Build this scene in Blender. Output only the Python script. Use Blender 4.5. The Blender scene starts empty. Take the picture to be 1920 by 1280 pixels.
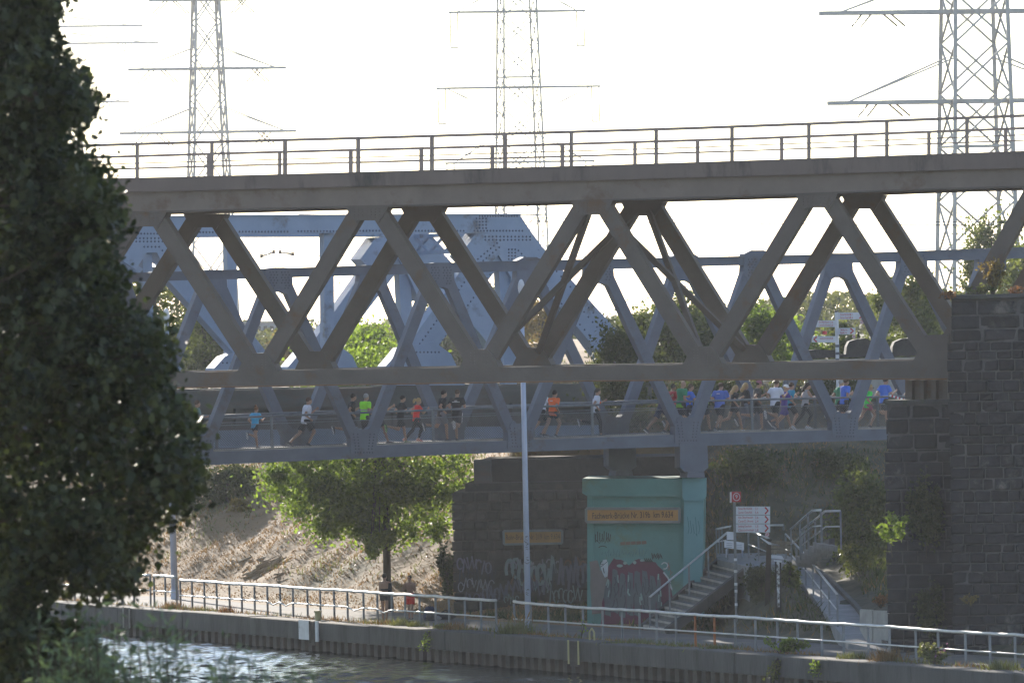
import bpy, bmesh, math, random
import numpy as np
from mathutils import Vector, Matrix

random.seed(7)
RNG = np.random.default_rng(11)
R = math.radians
scene = bpy.context.scene
col = scene.collection

# ------------------------------------------------------------------ camera
F, HOR, RHO, CZ = 16000.0, 590.0, 0.020, 10.6
PITCH = math.atan((640 - HOR) / F)
FWD = Vector((0, math.cos(PITCH), -math.sin(PITCH)))
UP0 = Vector((0, math.sin(PITCH), math.cos(PITCH)))
RIGHT = Vector((1, 0, 0)) * math.cos(RHO) - UP0 * math.sin(RHO)
UP = Vector((1, 0, 0)) * math.sin(RHO) + UP0 * math.cos(RHO)
CAM = Vector((0, 0, CZ))
cam_d = bpy.data.cameras.new("camera")
cam = bpy.data.objects.new("camera", cam_d)
col.objects.link(cam)
m = Matrix((RIGHT, UP, -FWD)).transposed().to_4x4()
m.translation = CAM
cam.matrix_world = m
cam_d.sensor_width = 36.0
cam_d.lens = 36.0 * F / 1920.0
cam_d.clip_start = 1.0
cam_d.clip_end = 20000.0
cam_d.dof.use_dof = True
cam_d.dof.focus_distance = 278.0
cam_d.dof.aperture_fstop = 9.0
scene.camera = cam

# ------------------------------------------------------------------ light
SUN_AZ, SUN_EL = -14.0, 14.5            # degrees left of the view axis, above the horizon
SDIR = Vector((math.sin(R(SUN_AZ)) * math.cos(R(SUN_EL)), math.cos(R(SUN_AZ)) * math.cos(R(SUN_EL)), math.sin(R(SUN_EL))))
world = bpy.data.worlds.new("World")
scene.world = world
world.use_nodes = True
wn = world.node_tree
wn.nodes.clear()
sky = wn.nodes.new("ShaderNodeTexSky")
sky.sky_type = 'NISHITA'
sky.sun_disc = False
sky.sun_elevation = R(SUN_EL)
sky.sun_rotation = R(SUN_AZ)
sky.altitude = 50
sky.air_density = 1.0
sky.dust_density = 0.15
sky.ozone_density = 3.0
bg = wn.nodes.new("ShaderNodeBackground")
bg.inputs[1].default_value = 0.13
wo = wn.nodes.new("ShaderNodeOutputWorld")
hsv = wn.nodes.new("ShaderNodeHueSaturation")
hsv.inputs["Saturation"].default_value = 0.8
wn.links.new(sky.outputs[0], hsv.inputs["Color"])
wn.links.new(hsv.outputs[0], bg.inputs[0])
wn.links.new(bg.outputs[0], wo.inputs[0])
sun_d = bpy.data.lights.new("sun", 'SUN')
sun_d.energy = 5.0
sun_d.angle = R(0.53)
sun_d.color = (1.0, 0.91, 0.79)
sun = bpy.data.objects.new("sun", sun_d)
col.objects.link(sun)
sun.rotation_euler = SDIR.to_track_quat('Z', 'Y').to_euler()
sun.location = (0, 0, 50)
vs = scene.view_settings
vs.view_transform = 'Standard'
vs.look = 'None'
vs.gamma = 1.0
vs.use_curve_mapping = False
vs.exposure = 1.08
scene.cycles.use_denoising = True
scene.cycles.max_bounces = 8
scene.cycles.volume_bounces = 1
scene.cycles.transparent_max_bounces = 8

HAZE = 0.000045

# ------------------------------------------------------------------ pixel helpers
def ray(px, py):
    d = FWD + RIGHT * ((px - 960) / F) + UP * ((640 - py) / F)
    return d / d.y

def at(px, py, Y):
    return CAM + ray(px, py) * Y

def at_z(px, py, z):
    d = ray(px, py)
    return CAM + d * ((z - CZ) / d.z)

def at_ramp(px, py, z0, y0, g):
    """ray against the plane z = z0 + g (Y - y0)"""
    d = ray(px, py)
    t = (z0 - g * y0 - CZ) / (d.z - g)
    return CAM + d * t

class Plane:
    """a vertical plane through (0, Y0), turned by deg about the vertical; u runs right, k runs back, z up"""
    def __init__(self, Y0, deg):
        self.O = Vector((0, Y0, 0)); self.deg = deg
        self.a = Vector((math.cos(R(deg)), math.sin(R(deg)), 0))
        self.b = Vector((-math.sin(R(deg)), math.cos(R(deg)), 0))
    def hit(self, px, py, k=0.0):
        d = ray(px, py)
        t = ((self.O + self.b * k - CAM).dot(self.b)) / d.dot(self.b)
        P = CAM + d * t
        return ((P - self.O).dot(self.a), P.z)
    def w(self, uz, k=0.0):
        return self.O + self.a * uz[0] + self.b * k + Vector((0, 0, uz[1]))
    def px(self, px, py, k=0.0):
        return self.w(self.hit(px, py, k), k)

BROWN = Plane(265.5, -16.0)
PED = Plane(287.3, 24.0)
BLUE = Plane(306.0, 26.0)
BROWN_W, PED_W, BLUE_W = 6.0, 5.8, 8.4

# ------------------------------------------------------------------ objects
def tag(o, label=None, cat=None, group=None, kind=None):
    if label: o["label"] = label
    if cat: o["category"] = cat
    if group: o["group"] = group
    if kind: o["kind"] = kind
    return o

def thing(name, label, cat, loc=(0, 0, 0), group=None, rz=0.0):
    o = bpy.data.objects.new(name, None)
    o.empty_display_size = 0.2
    o.location = loc
    o.rotation_euler = (0, 0, rz)
    col.objects.link(o)
    return tag(o, label, cat, group)

def link(name, me, mat, parent=None, local=False):
    o = bpy.data.objects.new(name, me)
    if mat is not None and not me.materials:
        me.materials.append(mat)
    col.objects.link(o)
    if parent is not None:
        o.parent = parent
        if not local:
            top = parent
            off = Vector(parent.location)
            while top.parent is not None:
                top = top.parent
                off += Vector(top.location)
            o.location = -off
    return o

class MB:
    """collects shapes in world (or local) coordinates, links them as one mesh object"""
    def __init__(self): self.v = []; self.f = []; self.sm = False
    def add(self, vs, fs):
        n = len(self.v)
        self.v.extend([tuple(x) for x in vs])
        self.f.extend([tuple(i + n for i in f) for f in fs])
        return self
    def prism(self, front, ext):
        n = len(front)
        ext = Vector(ext)
        vs = [Vector(p) for p in front] + [Vector(p) + ext for p in front]
        fs = [tuple(range(n)), tuple(reversed(range(n, 2 * n)))]
        for i in range(n):
            j = (i + 1) % n
            fs.append((j, i, n + i, n + j))
        return self.add(vs, fs)
    def box(self, c, s, ax=None):
        c = Vector(c)
        X, Y, Z = ax if ax else (Vector((1, 0, 0)), Vector((0, 1, 0)), Vector((0, 0, 1)))
        vs = []
        for sx, sy, sz in ((-1,-1,-1),(1,-1,-1),(1,1,-1),(-1,1,-1),(-1,-1,1),(1,-1,1),(1,1,1),(-1,1,1)):
            vs.append(c + X * (sx * s[0] / 2) + Y * (sy * s[1] / 2) + Z * (sz * s[2] / 2))
        return self.add(vs, [(0,3,2,1),(4,5,6,7),(0,1,5,4),(1,2,6,5),(2,3,7,6),(3,0,4,7)])
    def bar(self, p0, p1, w, h, side=None):
        """rectangular bar; w across `side` x axis, h the other way"""
        p0, p1 = Vector(p0), Vector(p1)
        d = (p1 - p0)
        L = d.length
        if L < 1e-6: return self
        d /= L
        s = Vector(side) if side is not None else (Vector((0, 0, 1)) if abs(d.z) < 0.9 else Vector((0, 1, 0)))
        h_ax = (s - d * s.dot(d)).normalized()
        w_ax = d.cross(h_ax)
        return self.box((p0 + p1) / 2, (L, w, h), (d, w_ax, h_ax))
    def tube(self, p0, p1, r0, r1=None, n=8, caps=True):
        r1 = r0 if r1 is None else r1
        p0, p1 = Vector(p0), Vector(p1)
        d = p1 - p0
        if d.length < 1e-7: return self
        d.normalize()
        x = d.orthogonal().normalized(); y = d.cross(x)
        vs = []
        for p, r in ((p0, r0), (p1, r1)):
            for i in range(n):
                a = 2 * math.pi * i / n
                vs.append(p + x * (r * math.cos(a)) + y * (r * math.sin(a)))
        fs = [(i, (i + 1) % n, n + (i + 1) % n, n + i) for i in range(n)]
        if caps: fs += [tuple(reversed(range(n))), tuple(range(n, 2 * n))]
        return self.add(vs, fs)
    def rope(self, pts, r, n=8):
        """one continuous tube with shared rings"""
        P = [Vector(p) for p in pts]; rings = []
        for i, p in enumerate(P):
            d = (P[min(i + 1, len(P) - 1)] - P[max(i - 1, 0)]).normalized()
            x = Vector((0, 0, 1)); x = (x - d * x.dot(d))
            x = x.normalized() if x.length > 1e-3 else d.orthogonal().normalized()
            y = d.cross(x)
            rings.append([p + x * (r * math.cos(2 * math.pi * k / n)) + y * (r * math.sin(2 * math.pi * k / n)) for k in range(n)])
        return self.loft(rings)
    def path(self, pts, r, n=8):
        for i in range(len(pts) - 1):
            r0 = r[i] if isinstance(r, (list, tuple)) else r
            r1 = r[i + 1] if isinstance(r, (list, tuple)) else r
            self.tube(pts[i], pts[i + 1], r0, r1, n)
        return self
    def ell(self, c, rad, ax=None, nu=12, nv=8):
        c = Vector(c)
        X, Y, Z = ax if ax else (Vector((1, 0, 0)), Vector((0, 1, 0)), Vector((0, 0, 1)))
        vs = [c - Z * rad[2]]
        for j in range(1, nv):
            t = math.pi * j / nv - math.pi / 2
            for i in range(nu):
                a = 2 * math.pi * i / nu
                vs.append(c + X * (rad[0] * math.cos(t) * math.cos(a)) + Y * (rad[1] * math.cos(t) * math.sin(a)) + Z * (rad[2] * math.sin(t)))
        vs.append(c + Z * rad[2])
        fs = [(0, 1 + (i + 1) % nu, 1 + i) for i in range(nu)]
        for j in range(nv - 2):
            for i in range(nu):
                a = 1 + j * nu; b = a + nu
                fs.append((a + i, a + (i + 1) % nu, b + (i + 1) % nu, b + i))
        T = len(vs) - 1; a = 1 + (nv - 2) * nu
        fs += [(a + i, a + (i + 1) % nu, T) for i in range(nu)]
        return self.add(vs, fs)
    def loft(self, rings):
        """rings: list of equally long vertex loops; closed with caps"""
        n = len(rings[0]); vs = [p for r in rings for p in r]
        fs = []
        for j in range(len(rings) - 1):
            for i in range(n):
                fs.append((j * n + i, j * n + (i + 1) % n, (j + 1) * n + (i + 1) % n, (j + 1) * n + i))
        fs += [tuple(reversed(range(n))), tuple(range((len(rings) - 1) * n, len(rings) * n))]
        return self.add(vs, fs)
    def mesh(self, name, smooth=False):
        me = bpy.data.meshes.new(name)
        me.from_pydata([tuple(v) for v in self.v], [], self.f)
        me.validate()
        if smooth:
            me.polygons.foreach_set("use_smooth", [True] * len(me.polygons))
        me.update()
        return me
    def build(self, name, mat, parent=None, smooth=False, local=False, bevel=0.0):
        o = link(name, self.mesh(name, smooth), mat, parent, local)
        if bevel:
            b = o.modifiers.new("bevel", 'BEVEL'); b.width = bevel; b.segments = 1; b.limit_method = 'ANGLE'
        return o

# ------------------------------------------------------------------ materials
def nodes_of(mat):
    mat.use_nodes = True
    nt = mat.node_tree
    return nt, nt.nodes["Principled BSDF"]

def set_in(b, name, v):
    if name in b.inputs: b.inputs[name].default_value = v

def mat(name, c1, c2=None, rough=0.7, metal=0.0, scale=1.0, detail=6.0, contrast=0.3, bump=0.0, bscale=8.0,
        c3=None, c3_scale=0.6, c3_amt=0.5, stretch=(1, 1, 1), spec=0.5, rand=0.0):
    """base colour from c1 to c2 by noise, patches of c3 (wear, rust, soot), fine bump"""
    M = bpy.data.materials.new(name)
    nt, b = nodes_of(M)
    N, L = nt.nodes, nt.links
    geo = N.new("ShaderNodeNewGeometry")
    mp = N.new("ShaderNodeMapping")
    mp.inputs["Scale"].default_value = stretch
    L.new(geo.outputs["Position"], mp.inputs[0])
    c2 = c2 or tuple(x * 0.7 for x in c1)
    no = N.new("ShaderNodeTexNoise")
    no.inputs["Scale"].default_value = scale; no.inputs["Detail"].default_value = detail
    no.inputs["Roughness"].default_value = 0.62
    L.new(mp.outputs[0], no.inputs["Vector"])
    rp = N.new("ShaderNodeValToRGB")
    rp.color_ramp.elements[0].position = 0.5 - contrast / 2
    rp.color_ramp.elements[1].position = 0.5 + contrast / 2
    rp.color_ramp.elements[0].color = (*c2, 1); rp.color_ramp.elements[1].color = (*c1, 1)
    L.new(no.outputs[0], rp.inputs[0])
    out = rp.outputs[0]
    if c3:
        n3 = N.new("ShaderNodeTexNoise")
        n3.inputs["Scale"].default_value = c3_scale; n3.inputs["Detail"].default_value = 8; n3.inputs["Roughness"].default_value = 0.7
        L.new(mp.outputs[0], n3.inputs["Vector"])
        r3 = N.new("ShaderNodeValToRGB")
        r3.color_ramp.elements[0].position = 0.62 - 0.3 * c3_amt; r3.color_ramp.elements[1].position = 0.74 - 0.2 * c3_amt
        L.new(n3.outputs[0], r3.inputs[0])
        mx = N.new("ShaderNodeMix"); mx.data_type = 'RGBA'
        L.new(r3.outputs[0], mx.inputs[0]); L.new(out, mx.inputs[6]); mx.inputs[7].default_value = (*c3, 1)
        out = mx.outputs[2]
    if rand:
        oi = N.new("ShaderNodeObjectInfo")
        mr = N.new("ShaderNodeMapRange")
        mr.inputs[3].default_value = 1 - rand; mr.inputs[4].default_value = 1 + rand
        L.new(oi.outputs["Random"], mr.inputs[0])
        hv = N.new("ShaderNodeHueSaturation")
        L.new(mr.outputs[0], hv.inputs["Value"]); L.new(out, hv.inputs["Color"])
        out = hv.outputs[0]
    L.new(out, b.inputs["Base Color"])
    b.inputs["Roughness"].default_value = rough
    b.inputs["Metallic"].default_value = metal
    set_in(b, "Specular IOR Level", spec)
    if bump:
        nb = N.new("ShaderNodeTexNoise"); nb.inputs["Scale"].default_value = bscale; nb.inputs["Detail"].default_value = 8
        L.new(mp.outputs[0], nb.inputs["Vector"])
        bp = N.new("ShaderNodeBump"); bp.inputs["Strength"].default_value = bump; bp.inputs["Distance"].default_value = 0.05
        L.new(nb.outputs[0], bp.inputs["Height"]); L.new(bp.outputs[0], b.inputs["Normal"])
    return M

def leaf_mat(name, c1, c2, trans=0.45, scale=1.2, gloss=0.25, tcol=None):
    M = bpy.data.materials.new(name)
    nt, b = nodes_of(M)
    N, L = nt.nodes, nt.links
    geo = N.new("ShaderNodeNewGeometry")
    no = N.new("ShaderNodeTexNoise"); no.inputs["Scale"].default_value = scale; no.inputs["Detail"].default_value = 5
    L.new(geo.outputs["Position"], no.inputs["Vector"])
    add = N.new("ShaderNodeMath"); add.operation = 'ADD'
    mul = N.new("ShaderNodeMath"); mul.operation = 'MULTIPLY_ADD'; mul.inputs[1].default_value = 0.5; mul.inputs[2].default_value = -0.25
    L.new(geo.outputs["Random Per Island"], mul.inputs[0])
    L.new(no.outputs[0], add.inputs[0]); L.new(mul.outputs[0], add.inputs[1])
    rp = N.new("ShaderNodeValToRGB")
    rp.color_ramp.elements[0].position = 0.28; rp.color_ramp.elements[1].position = 0.75
    rp.color_ramp.elements[0].color = (*c2, 1); rp.color_ramp.elements[1].color = (*c1, 1)
    L.new(add.outputs[0], rp.inputs[0])
    L.new(rp.outputs[0], b.inputs["Base Color"])
    b.inputs["Roughness"].default_value = 0.55
    set_in(b, "Specular IOR Level", gloss)
    tr = N.new("ShaderNodeBsdfTranslucent")
    hs = N.new("ShaderNodeMix"); hs.data_type = 'RGBA'; hs.blend_type = 'MULTIPLY'; hs.inputs[0].default_value = 1.0
    L.new(rp.outputs[0], hs.inputs[6]); hs.inputs[7].default_value = (*(tcol or (2.6, 2.4, 0.9)), 1)
    hs.clamp_result = False
    L.new(hs.outputs[2], tr.inputs[0])
    mx = N.new("ShaderNodeMixShader"); mx.inputs[0].default_value = trans
    L.new(b.outputs[0], mx.inputs[1]); L.new(tr.outputs[0], mx.inputs[2])
    L.new(mx.outputs[0], N["Material Output"].inputs[0])
    return M

M = {}
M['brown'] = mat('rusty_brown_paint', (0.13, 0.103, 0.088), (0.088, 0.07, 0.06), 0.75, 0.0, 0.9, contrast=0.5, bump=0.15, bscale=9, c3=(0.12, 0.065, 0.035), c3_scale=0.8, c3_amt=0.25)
M['brown_flare'] = mat('flare_lightened_brown_paint', (0.20, 0.152, 0.125), (0.14, 0.108, 0.089), 0.75, 0.0, 0.9, contrast=0.5, bump=0.15, bscale=9, c3=(0.12, 0.075, 0.05), c3_scale=0.8, c3_amt=0.25)  # same brown paint made lighter: lens flare over the upper girder, put into the colour
M['brown_rail_glare'] = mat('glare_lightened_brown_rail', (0.33, 0.25, 0.215), (0.25, 0.19, 0.165), 0.7, 0, 1.5)  # railing brown lightened, backlit glare painted into it
M['brown_deck'] = mat('rusty_deck_edge', (0.185, 0.135, 0.115), (0.13, 0.098, 0.086), 0.8, 0.0, 0.6, contrast=0.5, bump=0.2, bscale=6, c3=(0.055, 0.045, 0.04), c3_scale=0.7, c3_amt=0.35, stretch=(1, 1, 0.25))
M['rust'] = mat('bare_rust', (0.21, 0.10, 0.045), (0.12, 0.06, 0.03), 0.85, 0.0, 2.0, bump=0.2)
M['ped'] = mat('slate_grey_paint', (0.125, 0.142, 0.19), (0.085, 0.097, 0.135), 0.6, 0.0, 1.1, contrast=0.5, bump=0.08, bscale=10, c3=(0.09, 0.07, 0.06), c3_scale=0.9, c3_amt=0.18)
M['ped_rail'] = mat('grey_handrail_paint', (0.17, 0.185, 0.21), (0.12, 0.13, 0.15), 0.45, 0.2, 3.0)
M['wire'] = mat('galvanised_wire', (0.15, 0.15, 0.15), (0.10, 0.10, 0.10), 0.7, 0.2, 4.0)
M['deck'] = mat('walkway_concrete', (0.30, 0.28, 0.26), (0.2, 0.19, 0.18), 0.85, 0, 2.0, bump=0.1)
M['blue'] = mat('blue_grey_steel_paint', (0.235, 0.305, 0.43), (0.18, 0.24, 0.345), 0.55, 0.0, 0.8, contrast=0.45, bump=0.1, bscale=7, c3=(0.11, 0.10, 0.095), c3_scale=0.7, c3_amt=0.15)
M['ped_rivet'] = mat('shadow_dark_rivet_heads', (0.055, 0.06, 0.08), (0.04, 0.045, 0.06), 0.7)  # footbridge rivets darkened so that their small shadows are in the colour
M['rivet'] = mat('shadow_toned_rivet_heads', (0.085, 0.11, 0.17), (0.06, 0.075, 0.12), 0.7)  # blue bridge rivets, darker than its paint to stand for rivet shadow
M['ramp'] = mat('pale_ramp_concrete', (0.27, 0.275, 0.285), (0.20, 0.205, 0.215), 0.9, 0, 1.2, bump=0.2, bscale=12)
M['step'] = mat('stair_concrete', (0.17, 0.17, 0.175), (0.115, 0.115, 0.12), 0.9, 0, 1.5, bump=0.3)
M['girder'] = mat('bay_shade_grey', (0.082, 0.084, 0.078), (0.045, 0.046, 0.043), 0.7, 0.0, 0.8, c3=(0.075, 0.05, 0.04), c3_scale=0.6, c3_amt=0.4, stretch=(0.4, 0.4, 1.5))  # dark grey of the added bay shade sheet
M['pylon'] = mat('galvanised_lattice_steel', (0.42, 0.41, 0.40), (0.34, 0.33, 0.32), 0.6, 0.1, 0.6)
M['insul'] = mat('insulator_glass', (0.12, 0.08, 0.06), (0.08, 0.06, 0.05), 0.3)
M['stone'] = mat('soot_black_sandstone', (0.028, 0.0265, 0.031), (0.0105, 0.010, 0.0125), 0.9, 0, 3.5, contrast=0.6, bump=0.7, bscale=6, c3=(0.10, 0.09, 0.08), c3_scale=0.9, c3_amt=0.16, rand=0.35)
M['stone2'] = mat('brown_sooty_masonry', (0.075, 0.062, 0.05), (0.042, 0.036, 0.03), 0.9, 0, 2.5, contrast=0.6, bump=0.6, bscale=6, c3=(0.11, 0.085, 0.06), c3_scale=0.7, c3_amt=0.2, rand=0.3)
M['mortar'] = mat('pale_lime_mortar', (0.105, 0.098, 0.10), (0.045, 0.042, 0.044), 0.95, 0, 3.0, contrast=0.6, bump=0.5, bscale=12)
M['mortar2'] = mat('dark_lime_mortar', (0.10, 0.085, 0.07), (0.055, 0.048, 0.04), 0.95, 0, 3.0, contrast=0.5, bump=0.5, bscale=12)
M['coping'] = mat('weathered_coping', (0.075, 0.07, 0.07), (0.045, 0.043, 0.045), 0.9, 0, 2.0, bump=0.5, c3=(0.05, 0.06, 0.03), c3_scale=1.2, c3_amt=0.3)
M['green'] = mat('turquoise_concrete_paint', (0.115, 0.27, 0.25), (0.09, 0.21, 0.195), 0.8, 0, 0.8, contrast=0.5, bump=0.15, bscale=8, c3=(0.12, 0.17, 0.11), c3_scale=0.5, c3_amt=0.3)
M['green2'] = mat('bright_turquoise_paint', (0.14, 0.31, 0.33), (0.11, 0.25, 0.27), 0.75, 0, 1.0, contrast=0.5, bump=0.1)
M['conc'] = mat('quay_concrete', (0.115, 0.11, 0.105), (0.065, 0.062, 0.06), 0.9, 0, 1.0, contrast=0.5, bump=0.4, bscale=7, c3=(0.06, 0.058, 0.05), c3_scale=0.8, c3_amt=0.4, stretch=(1, 1, 0.35))
M['conc_l'] = mat('pale_concrete', (0.42, 0.40, 0.37), (0.30, 0.285, 0.265), 0.9, 0, 1.5, bump=0.3)
M['pile'] = mat('rusty_sheet_pile', (0.075, 0.06, 0.05), (0.04, 0.034, 0.03), 0.8, 0, 1.5, bump=0.2)
M['asphalt'] = mat('dusty_asphalt', (0.15, 0.142, 0.135), (0.10, 0.095, 0.092), 0.9, 0, 0.8, contrast=0.5, bump=0.25, bscale=15, c3=(0.20, 0.165, 0.125), c3_scale=0.25, c3_amt=0.3)
M['galv'] = mat('galvanised_rail', (0.60, 0.60, 0.60), (0.48, 0.48, 0.48), 0.42, 0.6, 2.5)
M['galv_post'] = mat('dull_galvanised_post', (0.24, 0.25, 0.27), (0.16, 0.165, 0.18), 0.6, 0.35, 2.5)
M['orange'] = mat('rust_orange_post', (0.42, 0.13, 0.03), (0.25, 0.08, 0.03), 0.7, 0, 3)
M['white'] = mat('white_paint', (0.72, 0.74, 0.78), (0.55, 0.57, 0.61), 0.5, 0, 2.0, c3=(0.35, 0.33, 0.3), c3_scale=1.5, c3_amt=0.1)
M['polepaint'] = mat('pale_blue_grey_pole', (0.56, 0.61, 0.76), (0.46, 0.51, 0.65), 0.5, 0.1, 1.2)
M['signwhite'] = mat('sign_white', (0.62, 0.64, 0.70), (0.55, 0.57, 0.63), 0.5, 0, 2.0)
M['signred'] = mat('sign_red', (0.42, 0.02, 0.03), (0.36, 0.02, 0.03), 0.5)
M['signyellow'] = mat('sign_ochre', (0.42, 0.20, 0.05), (0.34, 0.16, 0.04), 0.6, 0, 1.5)
M['signyellow2'] = mat('sign_ochre_faded', (0.33, 0.175, 0.05), (0.24, 0.125, 0.04), 0.7, 0, 1.2)
M['black'] = mat('black_print', (0.018, 0.017, 0.016), (0.012, 0.012, 0.012), 0.7)
M['fadedprint'] = mat('faded_print', (0.10, 0.065, 0.04), (0.06, 0.045, 0.03), 0.8)
M['signframe'] = mat('sign_frame', (0.20, 0.20, 0.19), (0.14, 0.14, 0.135), 0.5, 0.5)
M['wood'] = mat('weathered_wood', (0.20, 0.17, 0.13), (0.12, 0.10, 0.075), 0.85, 0, 3, bump=0.3, stretch=(3, 3, 0.4))
M['wooddark'] = mat('dark_post_wood', (0.045, 0.035, 0.028), (0.025, 0.02, 0.017), 0.9, 0, 3, bump=0.3)
M['bark'] = mat('bark', (0.085, 0.068, 0.05), (0.045, 0.036, 0.028), 0.95, 0, 3, bump=0.6, bscale=10, stretch=(3, 3, 0.6))
M['drybranch'] = mat('cut_dry_wood', (0.36, 0.28, 0.18), (0.22, 0.165, 0.11), 0.9, 0, 3)
M['darkstone'] = mat('dark_parapet_stone', (0.05, 0.046, 0.045), (0.028, 0.027, 0.027), 0.9, 0, 2, bump=0.6)
M['yellowpaint'] = mat('yellow_ladder_paint', (0.45, 0.40, 0.20), (0.36, 0.32, 0.16), 0.6)
M['cabinet'] = mat('grey_facade', (0.33, 0.35, 0.38), (0.24, 0.26, 0.29), 0.7, 0, 0.5, stretch=(3, 3, 0.2))
M['glass'] = mat('dark_window_glass', (0.03, 0.035, 0.045), (0.02, 0.025, 0.03), 0.15)
M['teal'] = mat('pale_teal_patch', (0.30, 0.46, 0.45), (0.24, 0.38, 0.37), 0.7)
M['soil'] = mat('dark_soil', (0.075, 0.06, 0.045), (0.045, 0.036, 0.028), 0.95, 0, 2, bump=0.6)
M['reddot'] = mat('red_reflector', (0.65, 0.02, 0.05), (0.55, 0.02, 0.05), 0.4)
def flat(name, c, rough=0.8):
    k = 'flat_' + name
    if k not in M: M[k] = mat(name, c, tuple(x * 0.8 for x in c), rough, 0, 3.0)
    return M[k]
L_ = {}
L_['fg'] = leaf_mat('dark_poplar_leaf', (0.066, 0.082, 0.044), (0.016, 0.021, 0.012), 0.24, 1.5, 0.35, (2.0, 2.1, 0.75))
L_['willow'] = leaf_mat('grey_green_willow_leaf', (0.12, 0.165, 0.115), (0.06, 0.09, 0.065), 0.3, 1.5, 0.4, (1.8, 1.9, 0.8))
L_['bright'] = leaf_mat('fresh_maple_leaf', (0.105, 0.14, 0.04), (0.045, 0.068, 0.024), 0.55, 0.9, 0.25, (3.0, 3.1, 1.1))
L_['mid'] = leaf_mat('mid_green_leaf', (0.095, 0.115, 0.045), (0.045, 0.06, 0.028), 0.42, 0.7, 0.25, (2.3, 2.2, 0.8))
L_['dark'] = leaf_mat('dark_shrub_leaf', (0.06, 0.075, 0.035), (0.026, 0.036, 0.018), 0.35, 0.7, 0.25, (2.4, 2.2, 0.8))
L_['dry'] = leaf_mat('dry_yellow_leaf', (0.21, 0.165, 0.065), (0.11, 0.09, 0.04), 0.4, 1.0, 0.2, (2.0, 1.7, 0.8))
L_['far'] = leaf_mat('far_wood_leaf', (0.10, 0.11, 0.055), (0.06, 0.07, 0.035), 0.35, 0.15, 0.15, (1.9, 1.8, 0.8))
L_['straw'] = leaf_mat('straw_grass', (0.29, 0.18, 0.075), (0.155, 0.10, 0.048), 0.3, 0.5, 0.15, (1.5, 1.35, 0.9))
L_['weed'] = leaf_mat('roadside_weed', (0.15, 0.165, 0.075), (0.085, 0.095, 0.04), 0.35, 0.9, 0.2, (1.8, 1.7, 0.8))
L_['flower'] = leaf_mat('pale_purple_flower', (0.42, 0.20, 0.33), (0.26, 0.13, 0.21), 0.3, 2.0, 0.2, (1.3, 1.2, 1.2))
L_['litter'] = leaf_mat('dry_litter', (0.27, 0.165, 0.075), (0.14, 0.09, 0.05), 0.2, 1.5, 0.15, (1.3, 1.2, 1.0))
L_['rusty'] = leaf_mat('rust_brown_leaf', (0.22, 0.11, 0.055), (0.12, 0.065, 0.035), 0.4, 1.5, 0.2, (1.7, 1.4, 0.9))

# ------------------------------------------------------------------ leaves
def leaf_mesh(name, cen, size, aspect=0.6, up=0.3, hexa=False, dirs=None):
    """one polygon per leaf around each centre; size is the leaf length (array or number)"""
    n = len(cen)
    cen = np.asarray(cen, float)
    size = np.broadcast_to(np.asarray(size, float), (n,))
    if dirs is None:
        d = RNG.normal(size=(n, 3)); d[:, 2] -= up
    else:
        d = np.asarray(dirs, float) + RNG.normal(size=(n, 3)) * 0.25
    d /= np.linalg.norm(d, axis=1)[:, None] + 1e-9
    q = RNG.normal(size=(n, 3))
    s = np.cross(d, q); s /= np.linalg.norm(s, axis=1)[:, None] + 1e-9
    nr = np.cross(d, s)
    Lh = (size * 0.5)[:, None]; Wh = Lh * aspect
    if hexa:
        fold = 0.25
        P = [cen - d * Lh, cen - d * Lh * 0.35 + s * Wh * 0.9 + nr * Wh * fold, cen + d * Lh * 0.35 + s * Wh * 0.75 + nr * Wh * fold,
             cen + d * Lh, cen + d * Lh * 0.35 - s * Wh * 0.75 + nr * Wh * fold, cen - d * Lh * 0.35 - s * Wh * 0.9 + nr * Wh * fold]
    else:
        P = [cen - d * Lh, cen + s * Wh - d * Lh * 0.1, cen + d * Lh, cen - s * Wh - d * Lh * 0.1]
    k = len(P)
    V = np.stack(P, 1).reshape(-1, 3)
    me = bpy.data.meshes.new(name)
    me.vertices.add(n * k); me.vertices.foreach_set("co", V.ravel())
    me.loops.add(n * k); me.loops.foreach_set("vertex_index", np.arange(n * k, dtype=np.int32))
    me.polygons.add(n)
    me.polygons.foreach_set("loop_start", np.arange(0, n * k, k, dtype=np.int32))
    try: me.polygons.foreach_set("loop_total", np.full(n, k, dtype=np.int32))
    except Exception: pass
    me.update(calc_edges=True)
    return me

def blade_mesh(name, base, length, width, lean=0.35):
    """grass blades: one thin triangle each"""
    n = len(base)
    base = np.asarray(base, float)
    length = np.broadcast_to(np.asarray(length, float), (n,))
    a = RNG.uniform(0, 2 * np.pi, n)
    sx = np.stack([np.cos(a), np.sin(a), np.zeros(n)], 1) * (width * 0.5)
    tip = base + np.stack([RNG.normal(size=n) * lean * length, RNG.normal(size=n) * lean * length, length], 1)
    V = np.stack([base - sx, base + sx, tip], 1).reshape(-1, 3)
    me = bpy.data.meshes.new(name)
    me.vertices.add(n * 3); me.vertices.foreach_set("co", V.ravel())
    me.loops.add(n * 3); me.loops.foreach_set("vertex_index", np.arange(n * 3, dtype=np.int32))
    me.polygons.add(n); me.polygons.foreach_set("loop_start", np.arange(0, n * 3, 3, dtype=np.int32))
    try: me.polygons.foreach_set("loop_total", np.full(n, 3, dtype=np.int32))
    except Exception: pass
    me.update(calc_edges=True)
    return me

def lnk(name, me, mt, parent):
    return link(name, me, mt, parent)
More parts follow.
